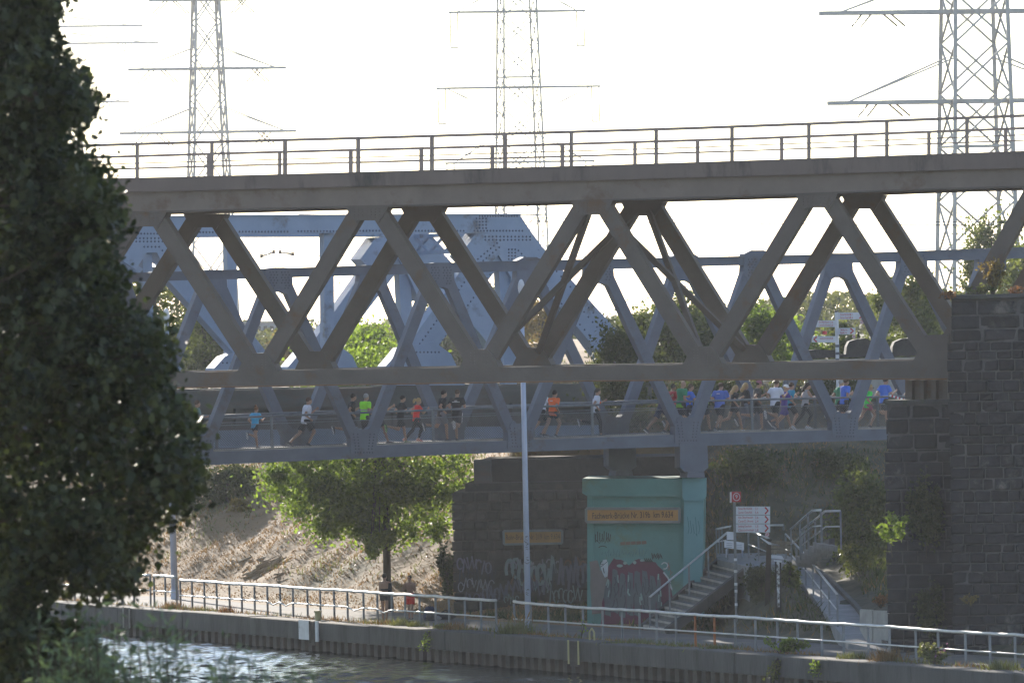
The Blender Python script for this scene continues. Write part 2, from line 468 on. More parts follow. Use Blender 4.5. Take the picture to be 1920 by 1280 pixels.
# ================================================================== setting
B0 = Vector((0.675, 279.5, 0)); BT = Vector((-0.37, 0.929, 0)).normalized(); BN = Vector((BT.y, -BT.x, 0))
def bank(s, n, z=0.0): return B0 + BT * s + BN * n + Vector((0, 0, z))
def sn(X, Y):
    dx, dy = X - B0.x, Y - B0.y
    return dx * BT.x + dy * BT.y, dx * BN.x + dy * BN.y
def sstep(a, b, x):
    t = np.clip((x - a) / (b - a), 0, 1)
    return t * t * (3 - 2 * t)
def terrain(X, Y):
    X = np.asarray(X, float); Y = np.asarray(Y, float)
    s, n = sn(X, Y)
    lump = 0.16 * np.sin(X * 0.9 + Y * 0.31) * np.sin(Y * 0.47 - X * 0.23) + 0.09 * np.sin(X * 2.3 - Y * 1.1)
    zl = np.interp(n, [-1, 6.2, 7.4, 17.0, 19, 60, 400], [0, 0, 0.25, 4.6, 4.8, 5.0, 6.0])
    kk = (X - PED.O.x) * PED.b.x + (Y - PED.O.y) * PED.b.y
    zr = np.interp(n, [-1, 4.9, 5.4, 8.4, 12.6, 30], [0, 0, 0.15, 1.8, 1.98, 2.2]) * sstep(6.3, 8.4, X)
    xl = 10.4 - (Y - 265.0) * 0.045
    zramp = 0.10 + 0.07 * (Y - 264.0)
    onr = (X > xl - 0.5) & (Y > 258) & (Y < 296) & (n > 3)
    zr = np.where(onr, np.minimum(np.where(X > xl + 1.4, 9.0, zr), np.maximum(zramp - 0.14, 0) + 0.5 * np.maximum(0, X - (xl + 1.5))), zr)
    zr = np.minimum(zr, 2.2)
    zr = zr * (1 - sstep(11.9, 12.7, X)) + np.where(n > 4.9, 0.28, 0.0) * sstep(11.9, 12.7, X)
    zb = np.interp(kk, [5.6, 6.5, 18.5, 20.5, 77, 597], [0, 2.2, 7.7, 8.2, 8.6, 8.8]) * (n > 3)
    wb_ = np.maximum(sstep(5.8, 7.6, X), sstep(312, 317, Y) * sstep(-1.5, 1.0, X))
    f = sstep(19.0, 25.0, s)
    z = zl * f + zr * (1 - f)
    z = np.maximum(z * (1 - wb_), np.maximum(z * 0 + zr * (1 - f), zb) * wb_ + z * (1 - wb_))
    z = z + lump * sstep(6.0, 9.0, n)
    r2 = X * X + Y * Y
    znear = 9.0 * np.exp(-r2 / 45.0 ** 2)
    z = np.where(n < -40.2, znear, z)
    z = np.where((n > -40) & (n < 0.25), -3.2, z)
    return z
def gz(X, Y): return float(terrain(X, Y))

def ground_hit(px, py, lo=250.0, hi=520.0):
    """first point where the ray through a pixel meets the terrain"""
    d = ray(px, py); Y = lo
    while Y < hi:
        P = CAM + d * Y
        if P.z <= gz(P.x, P.y): return Vector((P.x, P.y, gz(P.x, P.y)))
        Y += 0.25
    return CAM + d * hi

svals = np.concatenate([np.linspace(-1500, -420, 10), np.linspace(-380, -80, 31), np.arange(-72, 130, 1.0), np.linspace(134, 400, 34), np.linspace(460, 3000, 12)])
nvals = np.concatenate([np.linspace(-1800, -300, 10), np.linspace(-280, -44, 40), [-40.3, -39.9, -20, 0.2, 0.3], np.arange(0.6, 30, 0.6), np.linspace(31, 120, 40), np.linspace(160, 2000, 12)])
SS, NN = np.meshgrid(svals, nvals, indexing='ij')
GX = B0.x + SS * BT.x + NN * BN.x; GY = B0.y + SS * BT.y + NN * BN.y
GZ = terrain(GX, GY)
ns, nn = SS.shape
vs_ = np.stack([GX, GY, GZ], -1).reshape(-1, 3)
fs_ = [(i * nn + j, i * nn + j + 1, (i + 1) * nn + j + 1, (i + 1) * nn + j) for i in range(ns - 1) for j in range(nn - 1)]
me = bpy.data.meshes.new("ground")
me.from_pydata(vs_.tolist(), [], fs_); me.update()
me.polygons.foreach_set("use_smooth", [True] * len(me.polygons))
M['ground'] = mat('dry_grass_and_soil', (0.27, 0.165, 0.072), (0.155, 0.098, 0.046), 0.95, 0, 0.35, contrast=0.5, bump=0.8, bscale=3, c3=(0.095, 0.095, 0.045), c3_scale=0.09, c3_amt=0.25)
nt, b = nodes_of(M['ground'])
src = b.inputs["Base Color"].links[0].from_socket
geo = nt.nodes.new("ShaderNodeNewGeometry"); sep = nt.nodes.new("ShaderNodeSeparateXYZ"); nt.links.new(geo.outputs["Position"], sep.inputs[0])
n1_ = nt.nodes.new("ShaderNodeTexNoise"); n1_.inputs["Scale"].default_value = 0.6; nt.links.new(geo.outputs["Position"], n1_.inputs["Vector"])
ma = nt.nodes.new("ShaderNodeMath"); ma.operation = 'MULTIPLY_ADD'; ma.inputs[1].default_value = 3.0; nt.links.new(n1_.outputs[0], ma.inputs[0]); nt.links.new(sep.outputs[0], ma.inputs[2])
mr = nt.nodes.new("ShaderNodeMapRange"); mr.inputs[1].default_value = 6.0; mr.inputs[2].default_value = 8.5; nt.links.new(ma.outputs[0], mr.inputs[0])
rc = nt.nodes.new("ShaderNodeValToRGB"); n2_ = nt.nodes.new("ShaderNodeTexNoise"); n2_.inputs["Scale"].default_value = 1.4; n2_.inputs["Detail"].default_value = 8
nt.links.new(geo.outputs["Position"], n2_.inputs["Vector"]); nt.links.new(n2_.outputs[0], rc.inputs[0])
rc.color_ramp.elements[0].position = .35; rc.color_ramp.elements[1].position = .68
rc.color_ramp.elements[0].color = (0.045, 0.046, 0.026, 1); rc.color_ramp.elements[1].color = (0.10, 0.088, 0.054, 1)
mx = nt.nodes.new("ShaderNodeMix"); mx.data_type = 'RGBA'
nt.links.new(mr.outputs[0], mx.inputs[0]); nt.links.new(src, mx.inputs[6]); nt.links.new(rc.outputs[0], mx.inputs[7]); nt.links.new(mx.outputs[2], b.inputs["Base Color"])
ground = tag(link("ground", me, M['ground']), kind="structure")

# water of the canal
M['water'] = mat('canal_water', (0.022, 0.026, 0.022), (0.015, 0.018, 0.015), 0.14, 0, 0.3, spec=0.5)
nt, b = nodes_of(M['water'])
geo = nt.nodes.new("ShaderNodeNewGeometry")
acc = None
for sc_, st, amp in (((1.0, 1.0, 1), 1.1, 0.5), ((1, 1, 1), 4.2, 0.22)):
    mp = nt.nodes.new("ShaderNodeMapping"); mp.inputs["Scale"].default_value = sc_
    mp.inputs["Rotation"].default_value = (0, 0, 0.4)
    nt.links.new(geo.outputs["Position"], mp.inputs[0])
    no = nt.nodes.new("ShaderNodeTexNoise"); no.inputs["Scale"].default_value = st; no.inputs["Detail"].default_value = 4
    nt.links.new(mp.outputs[0], no.inputs["Vector"])
    ml = nt.nodes.new("ShaderNodeMath"); ml.operation = 'MULTIPLY_ADD'; ml.inputs[1].default_value = amp
    if acc is None: ml.inputs[2].default_value = 0
    else: nt.links.new(acc, ml.inputs[2])
    nt.links.new(no.outputs[0], ml.inputs[0]); acc = ml.outputs[0]
bp = nt.nodes.new("ShaderNodeBump"); bp.inputs["Strength"].default_value = 0.15; bp.inputs["Distance"].default_value = 0.16
nt.links.new(acc, bp.inputs["Height"]); nt.links.new(bp.outputs[0], b.inputs["Normal"])
b.inputs["IOR"].default_value = 1.33
WZ = -1.02
rw_ = np.random.default_rng(8)
sv = np.concatenate([[-1500, -200, -40], np.arange(-8, 92, 0.17), [130, 400, 3000]])
nv = np.concatenate([[-41, -34], np.arange(-27, -0.15, 0.17), [-0.15]])
WS, WN = np.meshgrid(sv, nv, indexing='ij')
WX = B0.x + WS * BT.x + WN * BN.x; WY_ = B0.y + WS * BT.y + WN * BN.y
H_ = np.zeros_like(WX)
for i in range(46):
    lam = rw_.uniform(0.38, 1.5); th = rw_.normal() * 1.0 + 2.2; kx, ky = 2 * np.pi / lam * np.cos(th), 2 * np.pi / lam * np.sin(th)
    H_ += lam * 0.0060 * np.sin(kx * WX + ky * WY_ + rw_.uniform(0, 6.28))
H_ *= 0.75 + 0.45 * np.sin(WX * .35 + .2 * WY_) * np.sin(WY_ * .21)
inner = (WS > -8.1) & (WS < 92) & (WN > -27.1)
H_ = np.where(inner, H_, 0)
vv = np.stack([WX, WY_, WZ + H_], -1).reshape(-1, 3); a_, b__ = WX.shape
ii, jj = np.meshgrid(np.arange(a_ - 1), np.arange(b__ - 1), indexing='ij'); ii = ii.ravel(); jj = jj.ravel()
ff = np.stack([ii * b__ + jj, (ii + 1) * b__ + jj, (ii + 1) * b__ + jj + 1, ii * b__ + jj + 1], 1)
me = bpy.data.meshes.new("water"); me.from_pydata(vv.tolist(), [], ff.tolist()); me.polygons.foreach_set("use_smooth", [True] * len(me.polygons)); me.update()
tag(link("water", me, M['water']), kind="structure")

# waterside path
pts = []
p_ = MB()
for s0 in np.arange(-70, 128, 2.0):
    a0, a1 = bank(s0, 1.3, 0.006), bank(s0, 4.9 + 0.3 * math.sin(s0 * .3), 0.006)
    b0, b1 = bank(s0 + 2, 1.3, 0.006), bank(s0 + 2, 4.9 + 0.3 * math.sin((s0 + 2) * .3), 0.006)
    p_.add([a0, a1, b1, b0], [(0, 1, 2, 3)])
tag(p_.build("path", M['asphalt']), kind="structure")

# quay wall: concrete blocks on sheet piles
quay = thing("quay_wall", "long concrete quay wall on rusty sheet piles along the canal edge", "wall", bank(0, 0))
rr = random.Random(3)
s0 = -62.0
while s0 < 128:
    L = rr.choice([5.5, 6.0, 6.5, 7.2])
    dn = rr.uniform(-0.02, 0.03); dz = rr.uniform(-0.02, 0.02)
    q = MB()
    c0 = [bank(s0 + 0.02, -0.28 + dn, -0.62), bank(s0 + L - 0.02, -0.28 + dn, -0.62), bank(s0 + L - 0.02, -0.28 + dn, 0.03 + dz), bank(s0 + 0.02, -0.28 + dn, 0.03 + dz)]
    q.prism(c0, BN * 0.95)
    q.build("concrete_block", M['conc'], quay, bevel=0.03)
    s0 += L
pl = MB(); s0 = -62.0; k = 0
while s0 < 128:
    o = 0.0 if k % 2 else -0.16
    pl.prism([bank(s0, -0.05 + o, -1.6), bank(s0 + 0.36, -0.05 + o, -1.6), bank(s0 + 0.36, -0.05 + o, -0.63), bank(s0, -0.05 + o, -0.63)], BN * 0.2)
    s0 += 0.36; k += 1
tag(pl.build("sheet_pile", M['pile'], quay), kind="stuff")

# ladders in the quay wall
def quay_s(px):
    """bank coordinate whose quay edge shows at column px"""
    d = ray(px, 1200)
    t = (B0 - CAM).dot(BN) / d.dot(BN)
    return (CAM + d * t - B0).dot(BT)
def quay_ladder(px, w, label, m_):
    s = quay_s(px)
    e = thing("quay_ladder", label, "ladder", bank(s, -0.3), "ladders in the quay wall")
    for ds in (-w / 2, w / 2):
        MB().bar(bank(s + ds, -0.36, -0.72), bank(s + ds, -0.36, 0.05), 0.06, 0.06).build("rail", m_, e)
    for i in range(3):
        MB().tube(bank(s - w / 2, -0.33, -0.62 + i * 0.25), bank(s + w / 2, -0.33, -0.62 + i * 0.25), 0.015).build("rung", M['pile'], e)
    MB().prism([bank(s - w / 2 + .04, -0.335, -0.8), bank(s + w / 2 - .04, -0.335, -0.8), bank(s + w / 2 - .04, -0.335, 0.02), bank(s - w / 2 + .04, -0.335, 0.02)], BN * 0.02).build("niche", M['pile'], e)
    return s, e
quay_ladder(255, 0.7, "pale ladder in the quay wall near the foreground tree", M['conc_l'])
s_, e = quay_ladder(604, 0.5, "dark ladder niche framed by white plates in the quay wall", M['pile'])
MB().prism([bank(s_ + 0.3, -0.37, -0.62), bank(s_ + 1.35, -0.37, -0.62), bank(s_ + 1.35, -0.37, 0.06), bank(s_ + 0.3, -0.37, 0.06)], BN * 0.05).build("white_plate", M['white'], e)
MB().prism([bank(s_ - 0.55, -0.37, -0.66), bank(s_ - 0.3, -0.37, -0.66), bank(s_ - 0.3, -0.37, 0.06), bank(s_ - 0.55, -0.37, 0.06)], BN * 0.05).build("white_plate", M['white'], e)
s_, e = quay_ladder(1094, 0.85, "yellow ladder with a hoop handle in the quay wall", M['yellowpaint'])
MB().path([bank(s_ - .2, 0.3, 0), bank(s_ - .2, 0.3, 0.3), bank(s_, 0.3, 0.42), bank(s_ + .2, 0.3, 0.3), bank(s_ + .2, 0.3, 0)], 0.03).build("hoop", M['yellowpaint'], e)
s_ = quay_s(582)
e = thing("mooring_post", "short ochre mooring post on the quay edge above the white plates", "bollard", bank(s_, 0.3))
MB().tube(bank(s_, 0.3, 0), bank(s_, 0.3, 0.3), 0.11, 0.11, 10).tube(bank(s_, 0.3, 0.3), bank(s_, 0.3, 0.36), 0.14, 0.14, 10).build("post", M['yellowpaint'], e)

# canal railing, in stretches
RN = 1.05
def rail_s(px):
    d = ray(px, 1150)
    t = (B0 + BN * RN - CAM).dot(BN) / d.dot(BN)
    return (CAM + d * t - B0).dot(BT)
def railing(label, pxs, hz=1.06, base=0.0, orange=(), bent=(), first_bend=False):
    ss = [rail_s(p) for p in pxs]
    e = thing("canal_railing", label, "railing", bank(ss[0], RN), "stretches of railing along the canal path")
    tops = []
    for i, s in enumerate(ss):
        wob = 0.010 * math.sin(i * 1.1) + 0.006 * math.sin(i * 2.7)
        top = bank(s, RN, base + hz + wob); tops.append(top)
        MB().bar(bank(s, RN, base - 0.1), top - Vector((0, 0, .03)), 0.07, 0.055, BN).build("post", M['orange'] if i in orange else M['galv_post'], e)
    pts = list(tops)
    if first_bend: pts[0] = pts[0] + Vector((0, 0, 0.04)); 
    fine = []
    for i in range(len(pts) - 1):
        for t in (0, .25, .5, .75): fine.append(pts[i].lerp(pts[i + 1], t) - Vector((0, 0, .012 * (1 - (2 * t - 1) ** 2))))
    MB().rope(fine + [pts[-1]], 0.05, 10).build("handrail", M['galv'], e, smooth=True)
    mp_ = []
    for i in range(len(ss) - 1):
        p0 = bank(ss[i], RN - 0.03, base + hz * 0.47); p1 = bank(ss[i + 1], RN - 0.03, base + hz * 0.47)
        mp_ += [p0, p0.lerp(p1, .5) - Vector((0, 0, 0.12 if i in bent else 0.004))]
    MB().rope(mp_ + [p1], 0.026, 8).build("middle_rail", M['galv'], e, smooth=True)
railing("galvanised canal railing behind the foreground tree, ending before the small gap", [-40, -18, 4, 27, 50, 73, 95, 118, 141, 164, 187, 208, 230, 252, 283], base=0.10)
railing("short railing stretch of three posts beside the pale lamp post", [290, 311, 332], base=0.10)
railing("long railing stretch in front of the bathers with two dented middle rails",
        [339, 361, 384, 407, 431, 454, 478, 502, 526, 550, 577, 601, 627, 652, 682, 708, 735, 760, 787, 817, 842, 872, 902, 930], bent=(7, 8, 13, 15))
railing("railing stretch from the grass clump to the right edge with two orange posts",
        [964, 995, 1028, 1060, 1093, 1130, 1166, 1199, 1231, 1267, 1303, 1339, 1378, 1416, 1457, 1495, 1540, 1581, 1627, 1667, 1716, 1758, 1809, 1855, 1902, 1950, 2000], hz=1.02, orange=(10, 11), first_bend=True)

# ================================================================== brown truss bridge (nearest)
def interp_px(tab, x):
    return float(np.interp(x, [t[0] for t in tab], [t[1] for t in tab]))
brown = thing("railway_truss_bridge", "brown rusty double-triangle truss bridge nearest the camera, empty with a railing on top", "bridge", BROWN.w((0, 4.0)))
def bpoly(name, px, k0, k1, m_, plane=BROWN, parent=None, shift=None):
    """polygon drawn on the near face of a bridge, extruded back from k0 to k1; shift=(dk) moves it to the rear frame"""
    uz = [plane.hit(*p) for p in px]
    q = MB().prism([plane.w(x, k0) for x in uz], plane.b * (k1 - k0))
    return q.build(name, m_, parent or brown)
# tables of the deck lines, extrapolated beyond the frame
deck_top = [(-500, 341), (130, 337), (300, 333), (640, 324), (1280, 305.7), (1920, 283.8), (2300, 270)]
fascia = [(-500, 368), (130, 363), (300, 359.5), (640, 351), (1280, 334.2), (1920, 315.5), (2300, 303)]
gird = [(-500, 404), (242, 398), (437, 391), (841, 382), (1066, 376), (1495, 363), (1683, 355), (1920, 349), (2300, 337)]
low_t = [(-500, 708), (323, 698.5), (699, 690), (1199, 684.5), (1694, 675), (1780, 674)]
low_b = [(-500, 741), (311, 728), (699, 721.5), (1190, 713.5), (1700, 711), (1780, 711)]
def strip(name, t0, t1, x0, x1, k0, k1, m_, parent=None, nseg=10, plane=BROWN, dk=0.0):
    q = MB()
    xs = np.linspace(x0, x1, nseg + 1)
    top = [plane.hit(x, interp_px(t0, x)) for x in xs]; bot = [plane.hit(x, interp_px(t1, x)) for x in xs]
    q.prism([plane.w(p, k0 + dk) for p in top] + [plane.w(p, k0 + dk) for p in reversed(bot)], plane.b * (k1 - k0))
    return q.build(name, m_, parent or brown)
strip("deck_edge", deck_top, fascia, -500, 2300, -0.42, 0.75, M['brown_deck'])
strip("deck_edge", deck_top, fascia, -500, 2300, BROWN_W - 0.75, BROWN_W + 0.42, M['brown_deck'])
dk = MB()
u0 = BROWN.hit(-500, 352); u1 = BROWN.hit(2300, 285)
dk.prism([BROWN.w((u0[0], u0[1]), 0.76), BROWN.w((u1[0], u1[1] + 0.0), 0.76), BROWN.w((u1[0], u1[1] - 0.25), 0.76), BROWN.w((u0[0], u0[1] - 0.25), 0.76)], BROWN.b * (BROWN_W - 1.52))
dk.build("deck_slab", M['brown_deck'], brown)
for kk in (0.0, BROWN_W):
    strip("top_girder", [(x, y + 0.3) for x, y in fascia], gird, -500, 2300, kk - 0.25, kk + 0.25, M['brown_flare'])
    strip("girder_flange", gird, [(x, y + 3.0) for x, y in gird], -500, 2300, kk - 0.34, kk + 0.34, M['brown'])
    strip("bottom_chord", low_t, [(x, y - 2.5) for x, y in low_b], -500, 1780, kk - 0.28, kk + 0.28, M['brown'])
    strip("bottom_flange", [(x, y - 2.2) for x, y in low_b], low_b, -500, 1780, kk - 0.34, kk + 0.34, M['rust'])
# rear shift measured along the bridge is zero: same stations on both trusses
TN = [-560, -143, 277.5, 693, 1113.7, 1535, 1957]
LN = [-350, 67, 488, 903.5, 1322, 1754]
def ty(x): return interp_px(gird, x)
def ly(x): return interp_px(low_t, x)
def quad_bar(name, pA, pB, wpx, k0, k1, m_, parent, plane):
    """straight member between two pixels, wpx wide across"""
    A, B = plane.hit(*pA), plane.hit(*pB)
    dx, dz = B[0] - A[0], B[1] - A[1]
    L = math.hypot(dx, dz); w = wpx / F * plane.w(A).y / 2
    nx, nz = -dz / L * w, dx / L * w
    q = MB().prism([plane.w((A[0] + nx, A[1] + nz), k0), plane.w((B[0] + nx, B[1] + nz), k0), plane.w((B[0] - nx, B[1] - nz), k0), plane.w((A[0] - nx, A[1] - nz), k0)], plane.b * (k1 - k0))
    return q.build(name, m_, parent)
def rivets(name, pts, k, m_, parent, plane, r=0.028):
    q = MB()
    for u, z in pts:
        c = plane.w((u, z), k)
        t = c - plane.b * r * 0.8
        ring = [c + plane.a * (r * math.cos(a)) + Vector((0, 0, r * math.sin(a))) for a in (0, 1.571, 3.142, 4.712)]
        q.add(ring + [t], [(0, 1, 4), (1, 2, 4), (2, 3, 4), (3, 0, 4)])
    o = q.build(name, m_, parent)
    return tag(o, kind="stuff")
for fr, kk in enumerate((0.0, BROWN_W)):
    for i, x in enumerate(TN):
        y = ty(x)
        yb = y + 28
        g = bpoly("gusset_plate", [(x - 40, y + 2), (x + 40, y + 2), (x + 36, y + 10), (x + 22, yb + 4), (x + 17, yb), (x - 17, yb), (x - 22, yb + 4), (x - 36, y + 10)], kk - 0.30, kk + 0.30, M['brown'])
        pts = [BROWN.hit(x + dx, y + 8 + 5 * r_) for dx in (-24, -16, -8, 8, 16, 24) for r_ in range(4)]
        if fr == 0 and -100 < x < 2000: rivets("rivet", pts, kk - 0.30, M['brown'], g, BROWN)
    for x in LN:
        y = ly(x)
        g = bpoly("gusset_plate", [(x - 38, y + 3), (x - 26, y - 22), (x - 15, y - 33), (x + 15, y - 33), (x + 26, y - 22), (x + 38, y + 3)], kk - 0.31, kk + 0.31, M['brown'])
        pts = [BROWN.hit(x + dx, y - 26 + 5 * r_) for dx in (-16, -9, 9, 16) for r_ in range(5)]
        if fr == 0 and x > -100: rivets("rivet", pts, kk - 0.31, M['brown'], g, BROWN)
    for i in range(len(TN)):
        for j in (i - 1, i):
            if 0 <= j < len(LN):
                xa, xb = TN[i], LN[j]
                sg = 1 if xb > xa else -1
                quad_bar("diagonal", (xa + 20 * sg, ty(xa) + 12), (xb - 17 * sg, ly(xb) - 18), 29, kk - 0.22, kk + 0.22, M['brown'], brown, BROWN)
# sway bracing between the two trusses, along the diagonals that meet over the middle pier line
def b3(px, py, k): return BROWN.w(BROWN.hit(px, py), k)
def tl(x): return (x, ty(x) + 22)
def ll(x): return (x, ly(x) - 22)
for ta, lb, sg in ((1113.7, 903.5, -1), (1113.7, 1322, 1)):
    for k0, k1 in ((0.3, BROWN_W - 0.3), (BROWN_W - 0.3, 0.3)):
        q = MB().bar(b3(ta + 14 * sg, ty(ta) + 22, k0), b3(lb - 14 * sg, ly(lb) - 26, k1), 0.17, 0.20, BROWN.b)
        q.build("sway_brace", M['brown'], brown)
# end frame: joint block at the right bearing, bearing ribs
bpoly("end_plate", [(1722, 712), (1722, 676), (1739, 628), (1782, 626), (1792, 712)], -0.33, 0.33, M['brown'])
for xr in (1700, 1722, 1744, 1766):
    bpoly("bearing_rib", [(xr, 713), (xr + 9, 713), (xr + 9, 749), (xr, 749)], 0.1, 0.9, M['brown'])
for kk in (BROWN_W,):
    bpoly("bearing_block", [(1690, 712), (1782, 712), (1782, 749), (1690, 749)], 0.5, 1.3, M['brown'])
# cross beams between the trusses
for x in LN[1:]:
    p0 = b3(x, ly(x) + 14, 0.3); p1 = b3(x, ly(x) + 14, BROWN_W - 0.3)
    MB().bar(p0, p1, 0.22, 0.3).build("cross_beam", M['brown'], brown)
# railing on top (two sides)
rail_top = [(-500, 288), (130, 275), (353, 267.7), (640, 260.7), (1280, 241.9), (1920, 217.7), (2300, 203)]
for sd, (kf, wide) in enumerate(((-0.36, 1), (BROWN_W + 0.36, 1))):
    for off, thick in (((0, 5.4), (36, 2.1), (46.3, 2.1)) if sd == 0 else ((13.8, 5.0), (36.4, 1.8))):
        q = MB()
        xs = np.linspace(-500, 2300, 15)
        P = [BROWN.w(BROWN.hit(x, interp_px(rail_top, x) + off), kf) for x in xs]
        rz = thick / F * 265 / 2
        for i in range(14): q.bar(P[i], P[i + 1] + (P[i + 1] - P[i]) * 0.002, 0.05, rz * 2)
        q.build("railing_bar", M['brown_rail_glare'], brown)
    if sd == 0: pxs = [-280, -142, -4, 128, 264, 404, 541, 678, 816, 953, 1077, 1236, 1378, 1522, 1668, 1818, 1970]
    else: pxs = [-276, -138, 0, 137, 274, 410, 546, 681, 817, 951, 1090, 1210, 1371, 1512, 1653, 1800, 1950]
    for x in pxs:
        w_ = 7.5 if x in (541, 678, 816, 953, 546, 681, 817, 951) else 6.3
        yt, yb = interp_px(rail_top, x) + (0 if sd == 0 else 14), interp_px(deck_top, x) + 3
        A, B = BROWN.hit(x, yt), BROWN.hit(x, yb)
        hw = w_ / F * 265 / 2
        MB().prism([BROWN.w((A[0] - hw, A[1]), kf - 0.04), BROWN.w((A[0] + hw, A[1]), kf - 0.04), BROWN.w((B[0] + hw, B[1]), kf - 0.04), BROWN.w((B[0] - hw, B[1]), kf - 0.04)], BROWN.b * 0.08).build("railing_post", M['brown_rail_glare'], brown)

# ================================================================== pedestrian truss bridge with the runners
ped = thing("footbridge", "slate grey riveted truss footbridge carrying the runners", "bridge", PED.w((0, 6.0)))
pt_t = [(-600, 537), (221, 513.9), (670, 499.5), (926, 490), (1147, 487), (1525, 478.4), (1694, 472.8), (1905, 465), (2200, 455)]
pt_b = [(-600, 551), (221, 527.6), (670, 517), (926, 508), (1199, 503), (1525, 493), (1694, 489.7), (1905, 485), (2200, 475)]
pb_t = [(-600, 884), (395, 847), (653, 836.6), (956, 825), (1120, 820.5), (1309, 812.5), (1480, 808), (1660, 804), (1900, 797)]
pb_b = [(-600, 912), (395, 869.4), (740, 854.5), (952, 845.3), (1120, 840.6), (1480, 828.4), (1660, 822.8), (1900, 815)]
PTN = [-383, -82, 219, 519, 822, 1121, 1416, 1709, 2000]
PBN = [-230, 70, 372, 678, 972, 1285, 1580, 1873]
for fr, kk in enumerate((0.0, PED_W)):
    strip("top_chord", pt_t, pt_b, -600, 2200, kk - 0.16, kk + 0.16, M['ped'], ped, 12, PED)
    strip("chord_flange", [(x, y - 1.2) for x, y in pt_t], [(x, y + 0.2) for x, y in pt_t], -600, 2200, kk - 0.22, kk + 0.22, M['ped'], ped, 12, PED)
    strip("bottom_chord", pb_t, pb_b, -600, 1900, kk - 0.16, kk + 0.16, M['ped'], ped, 12, PED)
    strip("chord_flange", [(x, y - 1.0) for x, y in pb_b], [(x, y + 1.4) for x, y in pb_b], -600, 1900, kk - 0.24, kk + 0.24, M['ped'], ped, 12, PED)
    for x in PTN:
        y = interp_px(pt_b, x)
        bump = 8 if x in (1121, 1416) else 0
        pl_ = [(x - 25, y - 1), (x - 25, y - 16 - bump * .5), (x - 12, y - 19 - bump), (x + 12, y - 19 - bump), (x + 25, y - 16 - bump * .5), (x + 25, y - 1), (x + 26, y + 16), (x + 17, y + 32), (x + 8, y + 27), (x - 8, y + 27), (x - 17, y + 32), (x - 26, y + 16)]
        g = bpoly("gusset_plate", pl_, kk - 0.20, kk + 0.20, M['ped'], PED, ped)
        if fr == 0 and 150 < x < 1900:
            rivets("rivet", [PED.hit(x + dx + (r_ % 2) * 2, y - 10 + 5 * r_) for dx in (-17, -11, -5, 5, 11, 17) for r_ in range(7) if abs(dx) > 7 or r_ < 5], kk - 0.20, M['ped_rivet'], g, PED)
    for x in PBN:
        y = interp_px(pb_t, x)
        pl_ = [(x - 24, y + 17), (x - 24, y - 14), (x - 19, y - 32), (x - 12, y - 36), (x - 8, y - 31), (x + 8, y - 31), (x + 12, y - 36), (x + 19, y - 32), (x + 24, y - 14), (x + 24, y + 17)]
        g = bpoly("gusset_plate", pl_, kk - 0.20, kk + 0.20, M['ped'], PED, ped)
        if fr == 0 and x > 300:
            rivets("rivet", [PED.hit(x + dx * (1 + (5 - r_) * .06), y - 22 + 5.5 * r_) for dx in (-15, -9, 9, 15) for r_ in range(6)] + [PED.hit(x + dx, y + 12) for dx in (-16, -11, -6, 0, 6, 11, 16)], kk - 0.20, M['ped_rivet'], g, PED)
    for i, x in enumerate(PTN):
        for j in (i - 1, i):
            if 0 <= j < len(PBN):
                xb = PBN[j]; sg = 1 if xb > x else -1
                quad_bar("diagonal", (x + 17 * sg, interp_px(pt_b, x) + 14), (xb - 16 * sg, interp_px(pb_t, xb) - 18), 19, kk - 0.17, kk + 0.17, M['ped'], ped, PED)
    # shoe standing on the turquoise pier
    bpoly("bearing_shoe", [(1270, 829), (1321, 829), (1323, 876), (1314, 884), (1279, 884), (1270, 876)], kk - 0.22, kk + 0.22, M['ped'], PED, ped)
    bpoly("bearing_plate", [(1283, 884.3), (1313, 884.3), (1315, 895), (1281, 895)], kk - 0.3, kk + 0.3, M['ped'], PED, ped)
PX_D = [-600, 395, 653, 956, 1120, 1309, 1480, 1660, 1900]
PU = [PED.hit(x, interp_px(pb_t, x)) for x in PX_D]
def deck_z(u): return float(np.interp(u, [p[0] for p in PU], [p[1] for p in PU])) - 0.03
q = MB()
us = np.linspace(PU[0][0], PU[-1][0], 25)
q.prism([PED.w((u, deck_z(u)), 0.18) for u in us] + [PED.w((u, deck_z(u) - 0.14), 0.18) for u in us[::-1]], PED.b * (PED_W - 0.36))
q.build("deck_slab", M['deck'], ped)
for kk in (0.32,):
    q = MB()
    q.prism([PED.w((u, deck_z(u) + 0.09), 0.2) for u in us] + [PED.w((u, deck_z(u) + 0.005), 0.2) for u in us[::-1]], PED.b * 0.1)
    q.build("kerb_strip", M['deck'], ped)
